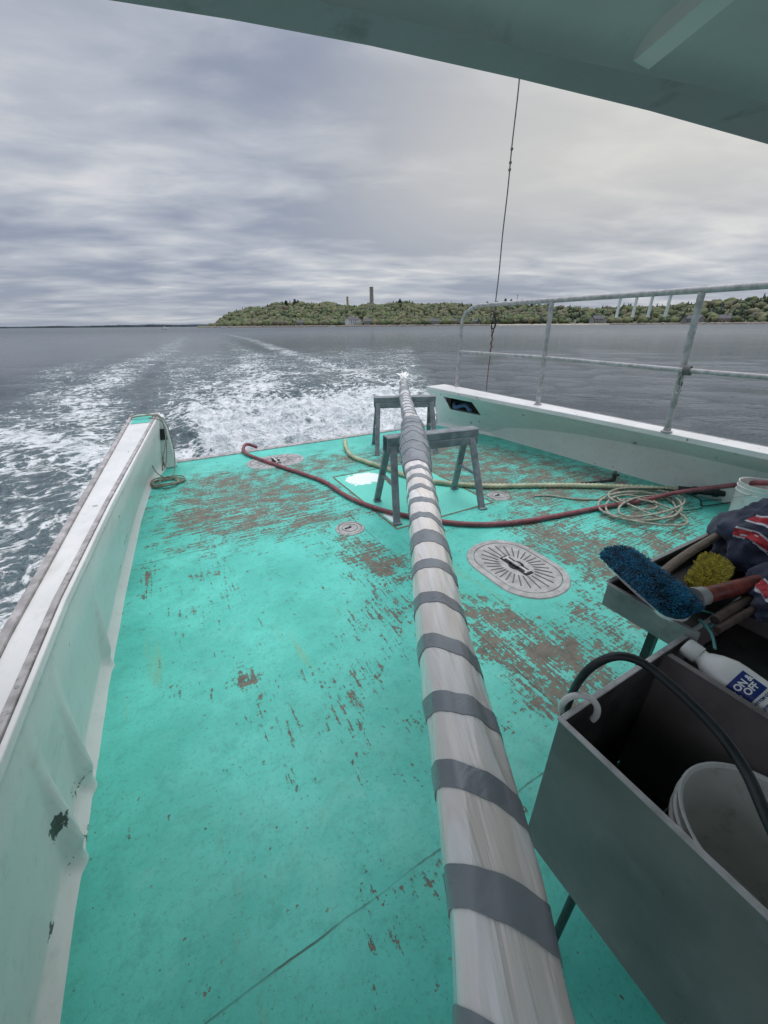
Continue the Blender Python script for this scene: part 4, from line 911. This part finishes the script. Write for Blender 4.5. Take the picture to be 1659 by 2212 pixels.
# ------------------------------------------------------------------ WORLD
wd=bpy.data.worlds.new('World'); sc.world=wd; wd.use_nodes=True; nt=wd.node_tree; n=nt.nodes; l=nt.links
bg=n['Background']; bg.inputs['Strength'].default_value=.1
sky=n.new('ShaderNodeTexSky'); sky.sky_type='NISHITA'; sky.sun_disc=False
SE,SA=math.radians(76),math.radians(62)
sky.sun_elevation=SE; sky.sun_rotation=SA
tc=n.new('ShaderNodeTexCoord')
def M(op,a,b=None,clamp=False):
    t=n.new('ShaderNodeMath'); t.operation=op; t.use_clamp=clamp
    for i,q in enumerate((a,b)):
        if q is None: continue
        if isinstance(q,(int,float)): t.inputs[i].default_value=q
        else: l.new(q,t.inputs[i])
    return t.outputs[0]
def SS(v,a,b,lo=0,hi=1):
    t=n.new('ShaderNodeMapRange'); t.interpolation_type='SMOOTHSTEP'; l.new(v,t.inputs[0]); t.inputs[1].default_value=a;t.inputs[2].default_value=b;t.inputs[3].default_value=lo;t.inputs[4].default_value=hi; return t.outputs[0]
def MX(f,a,b):
    t=n.new('ShaderNodeMix'); t.data_type='RGBA'
    if isinstance(f,(int,float)): t.inputs[0].default_value=f
    else: l.new(f,t.inputs[0])
    for i,q in ((6,a),(7,b)):
        if isinstance(q,tuple): t.inputs[i].default_value=(*q,1)
        else: l.new(q,t.inputs[i])
    return t.outputs[2]
s=n.new('ShaderNodeSeparateXYZ'); l.new(tc.outputs['Generated'],s.inputs[0])
z=M('MAXIMUM',s.outputs[2],0.0); dn=M('ADD',z,.10)
cb=n.new('ShaderNodeCombineXYZ'); l.new(M('DIVIDE',s.outputs[0],dn),cb.inputs[0]); l.new(M('DIVIDE',s.outputs[1],dn),cb.inputs[1])
mr=n.new('ShaderNodeMapping'); mr.inputs['Rotation'].default_value=(0,0,math.radians(22)); l.new(cb.outputs[0],mr.inputs[0])
def NZ(sx,sy,scale,det,rough,dist=0,loc=(0,0,0)):
    mp=n.new('ShaderNodeMapping'); mp.inputs['Scale'].default_value=(sx,sy,1); mp.inputs['Location'].default_value=loc; l.new(mr.outputs[0],mp.inputs[0])
    t=n.new('ShaderNodeTexNoise'); t.inputs['Scale'].default_value=scale; t.inputs['Detail'].default_value=det; t.inputs['Roughness'].default_value=rough; t.inputs['Distortion'].default_value=dist; l.new(mp.outputs[0],t.inputs[0]); return t.outputs[0]
a1=NZ(.58,1.0,.90,3,.5,.2,(2.3,.7,0)); a2=NZ(.72,1.15,2.4,5,.54,.3,(5,1,0)); a3=NZ(.7,1.0,.30,2,.5,0,(1,4,0))
f=M('ADD',M('MULTIPLY',a1,.63),M('MULTIPLY',a2,.38)); f=M('ADD',f,M('MULTIPLY',M('SUBTRACT',a3,.5),.45))
base=MX(SS(f,.385,.60),(.290,.330,.425),(.51,.54,.60))
base=MX(SS(f,.54,.69),base,(.73,.73,.745))
dt=M('ADD',M('MULTIPLY',s.outputs[0],math.sin(math.radians(60))),M('MULTIPLY',s.outputs[1],math.cos(math.radians(60))))
wm_=M('MULTIPLY',SS(dt,.66,1.0),SS(s.outputs[2],.02,.28))
base=MX(M('MULTIPLY',wm_,.52),base,(.95,.90,.76))
base=MX(SS(s.outputs[2],.08,-.01,0,.45),base,(.40,.45,.52))
up=SS(s.outputs[2],.42,.9,1.0,2.8)
vm=n.new('ShaderNodeVectorMath'); vm.operation='SCALE'; l.new(base,vm.inputs[0]); l.new(M('MULTIPLY',up,10.0),vm.inputs['Scale'])
fin=MX(.06,vm.outputs[0],sky.outputs[0]); l.new(fin,bg.inputs[0])
sd=bpy.data.lights.new('sun','SUN'); sd.energy=1.4; sd.angle=math.radians(40); sd.color=(1,.965,.91); so=bpy.data.objects.new('sun',sd); col.objects.link(so)
dv=Vector((math.sin(SA)*math.cos(SE),math.cos(SA)*math.cos(SE),math.sin(SE))); so.rotation_euler=dv.to_track_quat('Z','Y').to_euler(); so.location=(5,5,20)

# ------------------------------------------------------------------ camera
cd=bpy.data.cameras.new('camera'); cam=bpy.data.objects.new('camera',cd); col.objects.link(cam); sc.camera=cam
cd.sensor_fit='VERTICAL'; cd.sensor_height=36; cd.lens=831/2212*36; cd.clip_start=.02; cd.clip_end=20000
yaw=math.radians(28.9); p=math.atan(404/831.0); r=math.radians(.45)
fh=Vector((math.sin(yaw),math.cos(yaw),0)); f=fh*math.cos(p)+Vector((0,0,-math.sin(p))); rt=Vector((math.cos(yaw),-math.sin(yaw),0)); u=rt.cross(f)
rt2=rt*math.cos(r)-u*math.sin(r); u2=rt2.cross(f)
cam.matrix_world=Matrix.Translation((0,0,1.6))@Matrix((rt2,u2,-f)).transposed().to_4x4()
